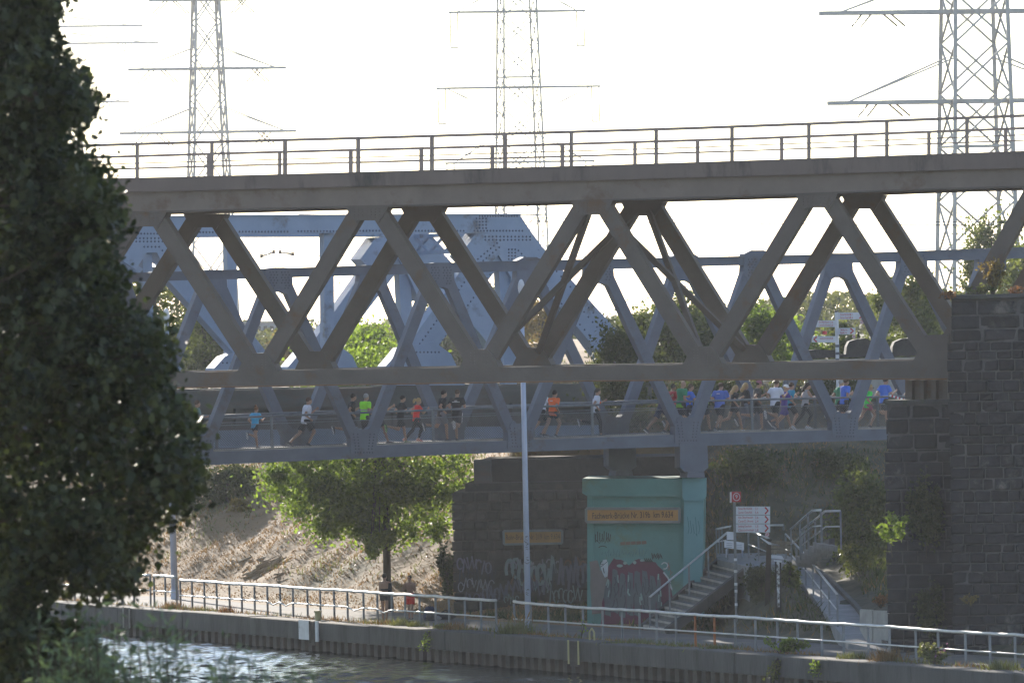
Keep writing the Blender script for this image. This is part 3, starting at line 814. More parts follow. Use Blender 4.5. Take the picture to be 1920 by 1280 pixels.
# railings with wire mesh, inside both trusses
for kr in (0.45, PED_W - 0.45):
    ub = [PED.hit(x, 800)[0] for x in (-80, 70, 219, 372, 519, 672, 822, 972, 1121, 1270, 1421, 1560, 1657, 1800)]
    hr = MB()
    for i in range(len(ub) - 1):
        P0, P1 = PED.w((ub[i], deck_z(ub[i]) + 1.13), kr), PED.w((ub[i + 1], deck_z(ub[i + 1]) + 1.13), kr)
        hr.tube(P0, P1, 0.036, 0.036, 8)
    hr.build("handrail", M['ped_rail'], ped, smooth=True)
    lr = MB()
    for i in range(len(ub) - 1):
        P0, P1 = PED.w((ub[i], deck_z(ub[i]) + 0.88), kr), PED.w((ub[i + 1], deck_z(ub[i + 1]) + 0.88), kr)
        lr.tube(P0, P1, 0.014, 0.014, 6)
    lr.build("tension_wire", M['ped_rail'], ped)
    for u in ub[::2] + [ub[-2]]:
        MB().bar(PED.w((u, deck_z(u)), kr), PED.w((u, deck_z(u) + 1.1), kr), 0.09, 0.06, PED.b).build("railing_post", M['ped_rail'], ped)
    for i in range(len(ub) - 1):
        q = MB(); a0, a1 = ub[i], ub[i + 1]; h = 0.80; st = 0.085
        n_ = int((a1 - a0 + h) / st)
        for j in range(n_):
            x0 = a0 - h + j * st
            for dr in (1, -1):
                s0_, s1_ = max(x0, a0), min(x0 + h, a1)
                if s1_ - s0_ < 0.02: continue
                z0_, z1_ = (s0_ - x0), (s1_ - x0)
                if dr < 0: z0_, z1_ = h - z0_, h - z1_
                P0 = PED.w((s0_, deck_z(s0_) + 0.06 + z0_), kr + 0.03 * dr); P1 = PED.w((s1_, deck_z(s1_) + 0.06 + z1_), kr + 0.03 * dr)
                q.tube(P0, P1, 0.0065, 0.0065, 3, False)
        tag(q.build("wire_mesh", M['wire'], ped), kind="stuff")
# pale teal overpainted patches at the feet of some diagonals
for (x0, y0) in ((457, 683), (764, 684), (1062, 676), (1191, 679), (1362, 668), (1654, 676)):
    pass
e = MB().bar(PED.w(PED.hit(1538, 624), -0.22), PED.w(PED.hit(1544, 624), -0.22), 0.1, 0.12)
e.build("reflector", M['reddot'], ped)

# ================================================================== blue-grey rail bridge behind
blue = thing("steel_railway_bridge", "massive blue grey riveted railway bridge behind the footbridge", "bridge", BLUE.w((0, 7.0)))
BX0, BX1 = -700, 1150
bt_t = [(-700, 432), (300, 406), (965, 403), (1300, 402)]
bt_b = [(-700, 470), (300, 440), (640, 437), (965, 437), (1300, 436)]
def blue_frame(dx, kk, front):
    def P(name, pts, dk=0.28, m_=M['blue']):
        uz = [BLUE.hit(*p) for p in pts]
        return MB().prism([BLUE.w(x, kk - dk) for x in uz], BLUE.b * 2 * dk).build(name, m_, blue)
    def riv(g, pts, dk): rivets("rivet", [BLUE.hit(*p) for p in pts], kk - dk, M['rivet'], g, BLUE, 0.045)
    xs = np.linspace(-700, 965, 10)
    tc = P("top_chord", [(x, interp_px(bt_t, x)) for x in xs] + [(x, interp_px(bt_b, x)) for x in xs[::-1]], 0.42)
    P("chord_flange", [(x, interp_px(bt_t, x) - 2) for x in xs] + [(x, interp_px(bt_t, x) + 0.3) for x in xs[::-1]], 0.5)
    # inclined end post with its curved upper corner
    ep = P("end_post", [(920, 404), (966, 404), (985, 432), (1014, 472), (1060, 522), (1110, 578), (1150, 622), (1228, 714), (1150, 714), (1086, 628), (1040, 574), (962, 488), (905, 440)], 0.40)
    # big corner gusset
    g = P("gusset_plate", [(882, 438), (960, 438), (985, 455), (1028, 498), (1005, 520), (965, 560), (948, 520), (925, 478), (905, 500), (888, 520), (852, 480)], 0.44)
    if front:
        riv(g, [(x, y) for x in range(900, 990, 7) for y in (444, 450)] + [(962 + i * 6, 470 + i * 6) for i in range(9)] + [(886 + i * 6, 486 - i * 5) for i in range(8)] + [(890 + i * 6, 494 - i * 5) for i in range(7)] + [(944 + dx_, 468 + j * 6) for dx_ in (0, 6, 12) for j in range(5)], 0.44)
        riv(tc, [(x, y) for x in (884, 890, 896, 902) for y in (410, 416, 422, 428)] + [(x, 405.5) for x in range(890, 964, 5)], 0.42)
        riv(ep, [(1000 + i * 8.6, 470 + i * 9.7) for i in range(18)] + [(975 + i * 8.6, 492 + i * 9.7) for i in range(16)] + [(1070 + i * 8, 566 + i * 9.4) for i in range(10)], 0.40)
    # web members: diagonals and verticals
    dg = P("diagonal", [(884, 470), (945, 478), (800, 668), (776, 712), (714, 712), (752, 656)], 0.30)
    P("vertical", [(930, 500), (952, 500), (964, 720), (942, 720)], 0.22)
    P("vertical", [(603, 437), (621, 437), (623, 690), (605, 690)], 0.2)
    g2 = P("gusset_plate", [(700, 722), (716, 686), (745, 652), (806, 640), (838, 664), (864, 722)], 0.36)
    g3 = P("gusset_plate", [(232, 440), (322, 440), (330, 470), (304, 512), (286, 474), (266, 474), (246, 506), (216, 486)], 0.4)
    P("vertical", [(263, 470), (281, 470), (286, 740), (268, 740)], 0.2)
    P("diagonal", [(286, 500), (322, 470), (478, 640), (515, 690), (466, 700), (436, 668)], 0.30)
    P("diagonal", [(232, 484), (262, 505), (130, 640), (60, 720), (20, 720), (100, 630)], 0.30)
    g4 = P("gusset_plate", [(380, 722), (394, 690), (414, 668), (448, 656), (476, 660), (505, 684), (530, 722)], 0.36)
    P("diagonal", [(505, 690), (540, 650), (590, 560), (604, 510), (622, 520), (600, 600), (560, 690)], 0.12) if False else None
    if front:
        riv(dg, [(893 - i * 5.2 + d_, 486 + i * 7.2) for i in range(26) for d_ in (2, 40)], 0.30)
        riv(g2, [(716 + i * 7, 712 - j * 8) for i in range(19) for j in range(2)] + [(752 + i * 7, 660) for i in range(10)], 0.36)
        riv(g3, [(240 + i * 7, 447) for i in range(12)] + [(240 + i * 7, 453) for i in range(12)] + [(262 + i * 7, 463) for i in range(5)] + [(296 + i * 5, 470 + i * 5) for i in range(5)], 0.4)
        riv(g4, [(396 + i * 8, 700) for i in range(15)] + [(410 + i * 8, 680) for i in range(11)], 0.36)
        for x_ in range(-660, 900, 110): riv(tc, [(x_ + i * 6, interp_px(bt_b, x_) - 4) for i in range(16)], 0.42)
    P("bay_shade_sheet", [(-700, 788), (1000, 752), (1000, 802), (-700, 826)], 0.06, M['girder'])  # added sheet; its dark colour gives the open bays their shade
    bc = P("bottom_chord", [(-700, 822), (1000, 798), (1150, 796), (1150, 826), (1000, 830), (-700, 862)], 0.40)
    P("main_girder", [(-700, 752), (1215, 716), (1215, 750), (-700, 790)], 0.30, M['girder'])
    for x in range(-600, 1160, 74):
        P("girder_stiffener", [(x, 760 - (x + 600) * .02), (x + 12, 760 - (x + 600) * .02), (x + 12, 812 - (x + 600) * .008), (x, 812 - (x + 600) * .008)], 0.24, M['girder'])
blue_frame(0, 0.0, True)
blue_frame(0, BLUE_W, False)
# deck between the frames
u0, z0 = BLUE.hit(-700, 790); u1, z1 = BLUE.hit(1215, 752)
MB().prism([BLUE.w((u0, z0), 0.4), BLUE.w((u1, z1), 0.4), BLUE.w((u1, z1 - 0.35), 0.4), BLUE.w((u0, z0 - 0.35), 0.4)], BLUE.b * (BLUE_W - 0.8)).build("deck_slab", M['girder'], blue)
for x in range(-550, 1160, 148):
    A = BLUE.hit(x, 805)
    MB().bar(BLUE.w(A, 0.4), BLUE.w(A, BLUE_W - 0.4), 0.25, 0.5).build("cross_beam", M['girder'], blue)
# portal lattice between the two end posts, and cross struts along the top
def blu(px, py, k): return BLUE.w(BLUE.hit(px, py), k)
topA, topB = (946, 438), (965, 462)
for (xx, ya, yb) in ((958, 436, 468),):
    n_ = 6
    MB().bar(blu(xx, yb, 0.3), blu(xx, yb, BLUE_W - 0.3), 0.16, 0.14).build("portal_strut", M['blue'], blue)
    MB().bar(blu(xx, ya, 0.3), blu(xx, ya, BLUE_W - 0.3), 0.16, 0.14).build("portal_strut", M['blue'], blue)
    for i in range(n_):
        k0 = 0.3 + (BLUE_W - 0.6) * i / n_; k1 = 0.3 + (BLUE_W - 0.6) * (i + 1) / n_
        MB().bar(blu(xx, ya, k0), blu(xx, yb, k1), 0.09, 0.09).build("portal_lattice", M['blue'], blue)
        MB().bar(blu(xx, yb, k0), blu(xx, ya, k1), 0.09, 0.09).build("portal_lattice", M['blue'], blue)

# ================================================================== masonry
def stone_variants(name, n=6, seed=1):
    out = []
    r = random.Random(seed)
    for v in range(n):
        q = MB()
        g = [[None] * 4 for _ in range(4)]
        vs_ = []
        for i in range(4):
            for j in range(4):
                x, z = (-0.5, -0.40, 0.40, 0.5)[i], (-0.5, -0.36, 0.36, 0.5)[j]
                edge = i in (0, 3) or j in (0, 3)
                y = -0.38 if edge else -0.5 + r.uniform(-0.16, 0.12)
                if edge: x *= r.uniform(0.95, 1.0); z *= r.uniform(0.93, 1.0)
                vs_.append((x, y, z))
        fs = [(i * 4 + j, (i + 1) * 4 + j, (i + 1) * 4 + j + 1, i * 4 + j + 1) for i in range(3) for j in range(3)]
        rim = [0, 4, 8, 12, 13, 14, 15, 11, 7, 3, 2, 1]
        b0 = len(vs_)
        for k in rim: vs_.append((vs_[k][0], 0.5, vs_[k][2]))
        nr = len(rim)
        for k in range(nr):
            fs.append((rim[(k + 1) % nr], rim[k], b0 + k, b0 + (k + 1) % nr))
        q.add(vs_, fs)
        out.append(q.mesh(name))
    return out
def masonry(parent, plane, px0, px1, py0, py1, k, rows_px, wpx, m_, variants, seed, name="stone", depth=0.3, skip=None, jag=True):
    """courses of stones on the plane, front faces at k"""
    r = random.Random(seed)
    u0 = plane.hit(px0, (py0 + py1) / 2, k)[0]; u1 = plane.hit(px1, (py0 + py1) / 2, k)[0]
    zt = plane.hit((px0 + px1) / 2, py0, k)[1]; zb = plane.hit((px0 + px1) / 2, py1, k)[1]
    sc = F / plane.w((u0, 0), k).y
    z = zt; cnt = 0
    off = Vector(parent.location)
    while z > zb + 0.05:
        h = min(r.uniform(rows_px[0], rows_px[1]) / sc, z - zb)
        u = u0 - (r.uniform(-0.02, 0.03) if jag else 0)
        while u < u1 - 0.04:
            w = r.uniform(wpx[0], wpx[1]) / sc
            if u + w > u1 - wpx[0] / sc * 0.5: w = u1 - u
            if not (skip and skip(u, z)):
                o = bpy.data.objects.new(name, variants[r.randrange(len(variants))])
                if not o.data.materials: o.data.materials.append(m_)
                col.objects.link(o)
                o.parent = parent
                c = plane.w((u + w / 2, z - h / 2), k + depth / 2 + r.uniform(-0.02, 0.03))
                o.location = c - off
                o.rotation_euler = (0, 0, R(plane.deg) + r.uniform(-.01, .01))
                o.scale = (w - r.uniform(0.012, 0.03), depth, h - r.uniform(0.012, 0.028))
                cnt += 1
            u += w
        z -= h
    return cnt
SV = stone_variants("stone", 7, 5)
SV2 = stone_variants("stone_small", 6, 9)
# near pier at the right edge (its tower rises beside the truss)
K1 = -1.9
pier1 = thing("masonry_pier", "tall sooty black stone pier at the right edge with weeds on its top", "pier", BROWN.px(1850, 1200, K1))
def back_wall(parent, plane, px0, px1, py0, py1, k0, k1, m_):
    a = plane.hit(px0, py0, k0); b_ = plane.hit(px1, py0, k0); c = plane.hit(px1, py1, k0); d = plane.hit(px0, py1, k0)
    MB().prism([plane.w((a[0], a[1]), k0), plane.w((b_[0], a[1]), k0), plane.w((b_[0], c[1]), k0), plane.w((a[0], c[1]), k0)], plane.b * (k1 - k0)).build("core", m_, parent)
back_wall(pier1, BROWN, 1784, 2130, 562, 1240, K1 + 0.055, -0.55, M['mortar'])
n1 = masonry(pier1, BROWN, 1781, 1990, 640, 1230, K1, (15, 24), (22, 42), M['stone'], SV, 21)
# ashlar top courses and coping
n1 += masonry(pier1, BROWN, 1782, 1990, 562, 640, K1 + 0.02, (24, 28), (50, 80), M['stone'], SV, 22)
a = BROWN.hit(1772, 553, K1); b_ = BROWN.hit(2135, 553, K1)
MB().prism([BROWN.w((a[0], a[1]), K1 - 0.12), BROWN.w((b_[0], a[1]), K1 - 0.12), BROWN.w((b_[0], a[1] - 0.15), K1 - 0.12), BROWN.w((a[0], a[1] - 0.15), K1 - 0.12)], BROWN.b * 1.4).build("coping", M['coping'], pier1, bevel=0.03)
# recessed pier under the bearing
K2 = -0.25
pier2 = thing("masonry_pier", "lower dark stone pier under the brown truss bearing, partly covered in ivy", "pier", BROWN.px(1720, 1200, K2))
back_wall(pier2, BROWN, 1664, 1840, 757, 1240, K2 + 0.055, BROWN_W + 1.0, M['mortar'])
n2 = masonry(pier2, BROWN, 1661, 1790, 846, 1225, K2, (20, 27), (28, 44), M['stone'], SV, 31)
n2 += masonry(pier2, BROWN, 1662, 1790, 758, 846, K2 + 0.03, (26, 30), (40, 62), M['stone'], SV, 32)
a = BROWN.hit(1660, 750, K2); b_ = BROWN.hit(1845, 750, K2)
MB().prism([BROWN.w((a[0], a[1]), K2 - 0.06), BROWN.w((b_[0], a[1]), K2 - 0.06), BROWN.w((b_[0], a[1] - 0.13), K2 - 0.06), BROWN.w((a[0], a[1] - 0.13), K2 - 0.06)], BROWN.b * (BROWN_W + 1.2)).build("coping", M['coping'], pier2)
# abutment of the blue bridge with the small ochre sign
ABP = Plane(303.0, -3.0)
abut = thing("masonry_abutment", "brown sooty masonry abutment with faded graffiti under the blue bridge", "wall", ABP.px(970, 1150))
back_wall(abut, ABP, 851, 1112, 922, 1165, 0.055, 7.0, M['mortar2'])
def ab_skip(u, z): return False
masonry(abut, ABP, 849, 1106, 921, 1160, 0.0, (17, 21), (17, 27), M['stone2'], SV2, 41)
back_wall(abut, ABP, 872, 1120, 906, 923, 0.35, 7.0, M['stone2'])
back_wall(abut, ABP, 900, 1300, 862, 907, 1.6, 8.0, M['stone2'])
back_wall(abut, ABP, 888, 920, 862, 907, 0.9, 1.6, M['girder'])
# ================================================================== turquoise concrete pier
GP = Plane(290.6, -3.0)
gp = thing("concrete_pier", "turquoise painted concrete pier with a graffiti mural under the footbridge", "pier", GP.px(1200, 1175))
def gpoly(name, pts, k0, k1, m_, parent=None):
    uz = [GP.hit(*p) for p in pts]
    return MB().prism([GP.w(x, k0) for x in uz], GP.b * (k1 - k0)).build(name, m_, parent or gp)
gpoly("shaft", [(1103, 925), (1316, 925), (1312, 1185), (1103, 1185)], 0.10, 5.0, M['green'])
gpoly("corner_strip", [(1101, 930), (1113, 930), (1113, 1185), (1101, 1185)], 0.0, 0.099, M['green'])
gpoly("corner_strip", [(1262, 930), (1283, 930), (1281, 1185), (1260, 1185)], 0.0, 0.099, M['green'])
gpoly("corner_column", [(1283, 930), (1319, 930), (1316, 1185), (1281, 1185)], -0.25, 0.5, M['green2'])
gpoly("pier_cap", [(1092, 897), (1286, 897), (1286, 930), (1102, 930), (1092, 924)], -0.12, 5.1, M['green'])
gpoly("column_cap", [(1280, 895.5), (1324, 895.5), (1324, 930), (1318, 938), (1284, 938), (1280, 930)], -0.34, 0.6, M['green2'])

# yellow signs
def text(body, size, P, plane, m_, parent, name="lettering", align='LEFT', k=0.0, sx=1.0):
    cu = bpy.data.curves.new(name, 'FONT')
    cu.body = body; cu.size = size; cu.align_x = align; cu.align_y = 'CENTER'; cu.resolution_u = 2
    tmp = bpy.data.objects.new(name, cu)
    col.objects.link(tmp)
    bpy.context.view_layer.update()
    me = bpy.data.meshes.new_from_object(tmp.evaluated_get(bpy.context.evaluated_depsgraph_get()))
    bpy.data.objects.remove(tmp); bpy.data.curves.remove(cu)
    o = bpy.data.objects.new(name, me)
    me.materials.clear(); me.materials.append(m_)
    col.objects.link(o)
    o.parent = parent
    rot = Matrix((plane.a, Vector((0, 0, 1)), -plane.b)).transposed().to_4x4()
    o.matrix_local = Matrix.Translation(Vector(P) - Vector(parent.location)) @ rot @ Matrix.Diagonal((sx, 1, 1, 1))
    return o
def board(name, label, cat, plane, px, k, th, m_, frame_m, fr=0.05, group=None):
    """flat sign board given by its four corner pixels"""
    uz = [plane.hit(*p, k) for p in px]
    e = thing(name, label, cat, plane.w(uz[0], k), group)
    MB().prism([plane.w(x, k) for x in uz], plane.b * th).build("panel", m_, e)
    for i in range(4):
        MB().bar(plane.w(uz[i], k - 0.005), plane.w(uz[(i + 1) % 4], k - 0.005), th + 0.03, fr, plane.b).build("frame", frame_m, e) if fr else None
    return e, uz
s1, uz = board("bridge_sign", "ochre sign reading Fachwerk-Brücke Nr. 319b on the turquoise pier", "sign", GP, [(1099, 953), (1274, 953), (1274, 978), (1099, 978)], -0.30, 0.06, M['signyellow'], M['signframe'])
a_, z_ = GP.hit(1186, 965.8, -0.312)
t1 = text("Fachwerk-Brücke Nr. 319b  km 9.634", 0.30, GP.w((a_, z_), -0.312), GP, M['black'], s1, align='CENTER', sx=0.60)
for x in (1110, 1262):
    A = GP.hit(x, 965); MB().bar(GP.w(A, -0.23), GP.w(A, 0.1), 0.05, 0.05).build("bracket", M['signframe'], s1)
s2, uz = board("bridge_sign", "smaller faded ochre sign on the brown masonry abutment behind the lamp post", "sign", ABP, [(944, 995), (1054, 994), (1054, 1018), (945, 1020)], -0.14, 0.05, M['signyellow2'], M['signframe'])
a_, z_ = ABP.hit(999, 1006.5, -0.152)
t2 = text("Rohr-Brücke Nr. 319  km 9.634", 0.28, ABP.w((a_, z_), -0.152), ABP, M['fadedprint'], s2, align='CENTER', sx=0.53)
for x in (955, 1045):
    A = ABP.hit(x, 1006); MB().bar(ABP.w(A, -0.09), ABP.w(A, 0.1), 0.05, 0.05).build("bracket", M['signframe'], s2)
# ================================================================== graffiti
def stroke(q, plane, pts, wpx, k):
    """ribbon of paint along pixel points, lying on the wall"""
    uz = [plane.hit(*p, k) for p in pts]
    hw = wpx / F * plane.w(uz[0], 0).y / 2
    L_p, R_p = [], []
    for i, p in enumerate(uz):
        a = uz[max(i - 1, 0)]; c = uz[min(i + 1, len(uz) - 1)]
        dx, dz = c[0] - a[0], c[1] - a[1]; l = math.hypot(dx, dz) or 1
        nx, nz = -dz / l * hw, dx / l * hw
        L_p.append((p[0] + nx, p[1] + nz)); R_p.append((p[0] - nx, p[1] - nz))
    for i in range(len(uz) - 1):
        q.prism([plane.w(L_p[i], k), plane.w(L_p[i + 1], k), plane.w(R_p[i + 1], k), plane.w(R_p[i], k)], plane.b * 0.004)
def blob(q, plane, pts, k):
    q.prism([plane.w(plane.hit(*p, k), k) for p in pts], plane.b * 0.004)
def ring(cx, cy, rx, ry, n=10, a0=0, a1=360):
    return [(cx + rx * math.cos(R(a0 + (a1 - a0) * i / n)), cy + ry * math.sin(R(a0 + (a1 - a0) * i / n))) for i in range(n + 1)]
gr = random.Random(5)
def wob(pts, amp, seed):
    r = random.Random(seed); out = []
    n = len(pts)
    for i in range(n):
        a, b_ = pts[i], pts[(i + 1) % n]
        for t in (0, 0.33, 0.66):
            out.append((a[0] + (b_[0] - a[0]) * t + r.uniform(-amp, amp), a[1] + (b_[1] - a[1]) * t + r.uniform(-amp, amp)))
    return out
q = MB(); blob(q, GP, wob([(1126, 1180), (1128, 1120), (1140, 1062), (1150, 1047), (1168, 1050), (1180, 1060), (1196, 1047), (1210, 1052), (1228, 1053), (1246, 1072), (1256, 1095), (1262, 1120), (1240, 1150), (1215, 1180)], 1.6, 1), 0.088)
q.build("mural", flat('maroon', (0.13, 0.035, 0.065)), gp)
q = MB()
for i, (x0, x1, yt, yb) in enumerate(((1134, 1146, 1086, 1152), (1147, 1160, 1066, 1146), (1161, 1174, 1074, 1154), (1175, 1188, 1072, 1150), (1189, 1202, 1070, 1152), (1203, 1216, 1068, 1146), (1217, 1230, 1078, 1150), (1231, 1240, 1082, 1140))):
    blob(q, GP, wob([(x0, yb), (x0 - 1, (yt + yb) / 2), (x0 + 2, yt), (x1 - 2, yt + 2), (x1 + 1, (yt + yb) / 2), (x1 - 1, yb + 4)], 1.3, i + 7), 0.082)
q.build("mural", flat('mural_grey', (0.115, 0.13, 0.15)), gp)
q = MB()
for i in range(26):
    x = gr.uniform(1136, 1238); y = gr.uniform(1078, 1135)
    stroke(q, GP, [(x, y), (x + gr.uniform(-3, 3), y + gr.uniform(6, 14)), (x + gr.uniform(-6, 6), y + gr.uniform(14, 26))], gr.uniform(1.2, 2.4), 0.077)
tag(q.build("mural", flat('mural_shadow', (0.06, 0.065, 0.08)), gp), kind="stuff")
q = MB()
for i in range(12):
    x = gr.uniform(1138, 1245); y = gr.uniform(1075, 1140)
    stroke(q, GP, [(x, y), (x + gr.uniform(-2, 2), y + gr.uniform(5, 12)), (x + gr.uniform(-3, 3), y + gr.uniform(10, 18))], gr.uniform(1.5, 3), 0.073)
for cx, cy in ((1162, 1060), (1172, 1055), (1190, 1054), (1204, 1050)):
    blob(q, GP, ring(cx, cy, gr.uniform(3, 6), gr.uniform(2, 4), 9)[:-1], 0.073)
tag(q.build("mural", flat('mural_mint', (0.27, 0.38, 0.36)), gp), kind="stuff")
q = MB()
blob(q, GP, wob([(1106, 1052), (1122, 1050), (1124, 1070), (1136, 1062), (1140, 1078), (1136, 1092), (1131, 1120), (1126, 1150), (1110, 1150), (1106, 1100)], 1.2, 3), 0.094 - 0.115)
q.build("mural", flat('mural_tan', (0.19, 0.165, 0.16)), gp)
q = MB()
blob(q, GP, [(1126, 1058), (1131, 1049), (1137, 1048), (1140, 1054), (1140, 1070), (1139, 1080), (1134, 1082), (1130, 1074), (1127, 1066)], 0.062 - 0.1)
for p in ring(1247, 1058, 6, 5, 6): pass
stroke(q, GP, ring(1246, 1060, 6, 6, 9, 200, 470), 2.2, 0.06)
stroke(q, GP, [(1244, 1072), (1252, 1082), (1257, 1092)], 3, 0.06)
stroke(q, GP, [(1256, 1094), (1259, 1102), (1262, 1106)], 3, 0.06)
tag(q.build("graffiti_tag", flat('tag_white', (0.50, 0.55, 0.58)), gp), kind="stuff")
q = MB()
for i in range(12):
    x = 1252 + i * 2.6 + gr.uniform(-1, 1); y = 1052 + (i % 4) * 7 + gr.uniform(-3, 3)
    stroke(q, GP, [(x, y), (x + 2, y + 5), (x - 1, y + 10)], 1.0, 0.055)
q.build("graffiti_tag", flat('tag_red', (0.30, 0.08, 0.09)), gp)
q = MB()   # dark spiky tag with an arc under it
for i, x in enumerate((1118, 1121.5, 1125, 1129, 1132, 1136, 1139, 1142)):
    stroke(q, GP, [(x - 1 + i * .3, 1016 - i % 3), (x + i * .6 - 1.5, 1001 - (i * 5) % 7)], 1.5, 0.085)
stroke(q, GP, [(1118, 1012), (1124, 1018), (1130, 1008), (1134, 1018), (1140, 1006), (1143, 1014)], 1.3, 0.085)
stroke(q, GP, ring(1130, 1028, 8, 5, 6, 200, 340), 1.4, 0.085)
stroke(q, GP, ring(1128.5, 1055, 3, 3, 6, 20, 300), 1.0, -0.05)
stroke(q, GP, [(1127, 1062), (1139, 1052)], 1.0, -0.05)
stroke(q, GP, [(1131, 1064), (1133, 1074)], 1.6, -0.05)
for i in range(9): stroke(q, GP, [(1222 + i * 2.2, 1036 + (i * 3) % 5), (1224 + i * 2.2, 1048 - (i * 2) % 5)], 1.6, 0.085)
for i in range(8): stroke(q, GP, [(1208 + i * 1.8, 1046 + (i * 3) % 6), (1211 + i * 1.8, 1053)], 1.8, 0.06)
tag(q.build("graffiti_tag", flat('tag_black', (0.028, 0.03, 0.028)), gp), kind="stuff")
q = MB()
for i in range(5): stroke(q, GP, [(1163 + i * 10, 1019 - i * .5), (1172 + i * 10, 1018 - i * .5)], 6.0, 0.085)
q.build("graffiti_tag", flat('tag_brown', (0.17, 0.115, 0.085)), gp)
q = MB()
for i in range(16):
    x = 1128 + i * 5.4
    stroke(q, GP, [(x, 1040 + gr.uniform(-4, 3)), (x + gr.uniform(0, 4), 1030 + gr.uniform(-4, 4)), (x + gr.uniform(-2, 5), 1042 + gr.uniform(-3, 3))], 1.0, 0.085)
for i in range(5): stroke(q, GP, [(1289 + i * 5, 968 + (i * 7) % 20), (1292 + i * 5, 990 + (i * 5) % 20), (1290 + i * 5, 1000)], 1.0, -0.262)
q.build("graffiti_tag", flat('tag_blue', (0.06, 0.17, 0.19)), gp)
# faded lettering on the brown abutment
def faded(px, py, w, h, colr, seed, n=10, wd=2.2, nm="graffiti"):
    r = random.Random(seed); q = MB()
    for i in range(n):
        x = px + w * (i + .5) / n; y = py + r.uniform(-h * .2, h * .2)
        kind = r.randrange(3)
        if kind == 0: stroke(q, ABP, ring(x, y, w / n * .6, h * .4, 8, r.uniform(0, 200), r.uniform(300, 420)), wd, -0.105 - .004 * (seed % 7))
        elif kind == 1: stroke(q, ABP, [(x - w / n * .5, y - h * .5), (x, y + h * .4), (x + w / n * .5, y - h * .3)], wd, -0.105 - .004 * (seed % 7))
        else: stroke(q, ABP, [(x - w / n * .4, y + h * .5), (x + r.uniform(-2, 2), y - h * .5), (x + w / n * .6, y + h * .2)], wd, -0.105 - .004 * (seed % 7))
    return tag(q.build(nm, colr, abut), kind="stuff")
pale = flat('graffiti_pale', (0.22, 0.21, 0.235)); mint = flat('graffiti_mint', (0.19, 0.235, 0.225)); dgr = flat('graffiti_dark', (0.05, 0.05, 0.06)); lil = flat('graffiti_lilac', (0.13, 0.12, 0.15)); rst = flat('graffiti_rust', (0.17, 0.09, 0.055))
faded(858, 1060, 62, 26, lil, 1, 7, 3.0); faded(860, 1096, 66, 22, pale, 2, 8, 2.0); faded(872, 1118, 60, 16, lil, 3, 7, 2.0)
faded(950, 1072, 92, 46, mint, 4, 8, 6.0); faded(948, 1100, 82, 28, lil, 5, 7, 4.0); faded(946, 1122, 26, 14, mint, 6, 5, 1.6)
faded(1000, 1098, 34, 24, mint, 9, 4, 3.0); faded(962, 1080, 70, 40, dgr, 10, 9, 2.2); faded(956, 1085, 60, 20, rst, 11, 4, 3.0)
faded(1034, 1082, 66, 50, dgr, 12, 9, 2.4); faded(1046, 1075, 56, 50, lil, 13, 6, 5.0)

faded(860, 1078, 70, 34, dgr, 21, 8, 2.2); faded(905, 1110, 46, 30, lil, 22, 6, 3.2); faded(1000, 1062, 50, 26, pale, 23, 6, 2.4); faded(1030, 1112, 62, 30, mint, 24, 7, 2.6); faded(1060, 1060, 38, 24, rst, 25, 4, 3.0); faded(950, 1060, 50, 20, pale, 26, 6, 2.0)

# ================================================================== stairs, ramp and railings on the right
HB = random.Random(4)
def handrail(label, pts, posts, r=0.035, h=1.0, mid=True, m_=None, name="stair_railing", group="railings of the stairs and the ramp"):
    """pts: ground points of the rail line; posts: fraction list"""
    m_ = m_ or M['galv_post']
    e = thing(name, label, "railing", pts[0], group)
    P = [Vector(p) for p in pts]
    up = Vector((0, 0, h))
    MB().rope([p + up for p in P], r, 8).build("handrail", M['galv'], e, smooth=True)
    if mid:
        MB().rope([p + up * .5 for p in P], r * .65, 6).build("middle_rail", M['galv'], e, smooth=True)
    cum = [0]
    for i in range(len(P) - 1): cum.append(cum[-1] + (P[i + 1] - P[i]).length)
    for f_ in posts:
        d = f_ * cum[-1]
        i = max(j for j in range(len(P) - 1) if cum[j] <= d + 1e-6)
        t = (d - cum[i]) / max(1e-6, cum[i + 1] - cum[i])
        g = P[i].lerp(P[i + 1], min(t, 1))
        MB().bar(g - Vector((0, 0, 0.25)), g + up, 0.06, 0.05, Vector((0, 1, 0))).build("post", m_, e)
    return e
# lower flight
st = thing("concrete_stairs", "lower flight of concrete steps climbing right beside the turquoise pier", "stairs", at_z(1230, 1168, 0))
Ls, Rs = (1206, 1170), (1348, 1046); Lr, Rr = (1250, 1178), (1404, 1060)
NS = 12
prevb = None
lpts, rpts = [], []
for i in range(NS):
    t = i / (NS - 1)
    z = 0.175 * (i + 1)
    a_ = at_z(Ls[0] + (Rs[0] - Ls[0]) * t, Ls[1] + (Rs[1] - Ls[1]) * t, z)
    b_ = at_z(Lr[0] + (Rr[0] - Lr[0]) * t, Lr[1] + (Rr[1] - Lr[1]) * t, z)
    lpts.append(a_); rpts.append(b_)
for i in range(NS):
    a_, b_ = lpts[i], rpts[i]
    nx = (lpts[min(i + 1, NS - 1)] - lpts[max(0, i - 1)]); nx.z = 0
    nx = nx / (1 if i in (0, NS - 1) else 2)
    q = MB().prism([a_, b_, b_ - Vector((0, 0, 0.175)), a_ - Vector((0, 0, 0.175))], nx * 1.25)
    q.build("step", M['step'], st)
    MB().prism([a_ + Vector((0, 0, .004)), b_ + Vector((0, 0, .004)), b_ + Vector((0, 0, -.07)), a_ + Vector((0, 0, -.07))], -nx.normalized() * 0.012 + Vector((0, 0, 0.0))).build("step_nosing", M['conc_l'], st)
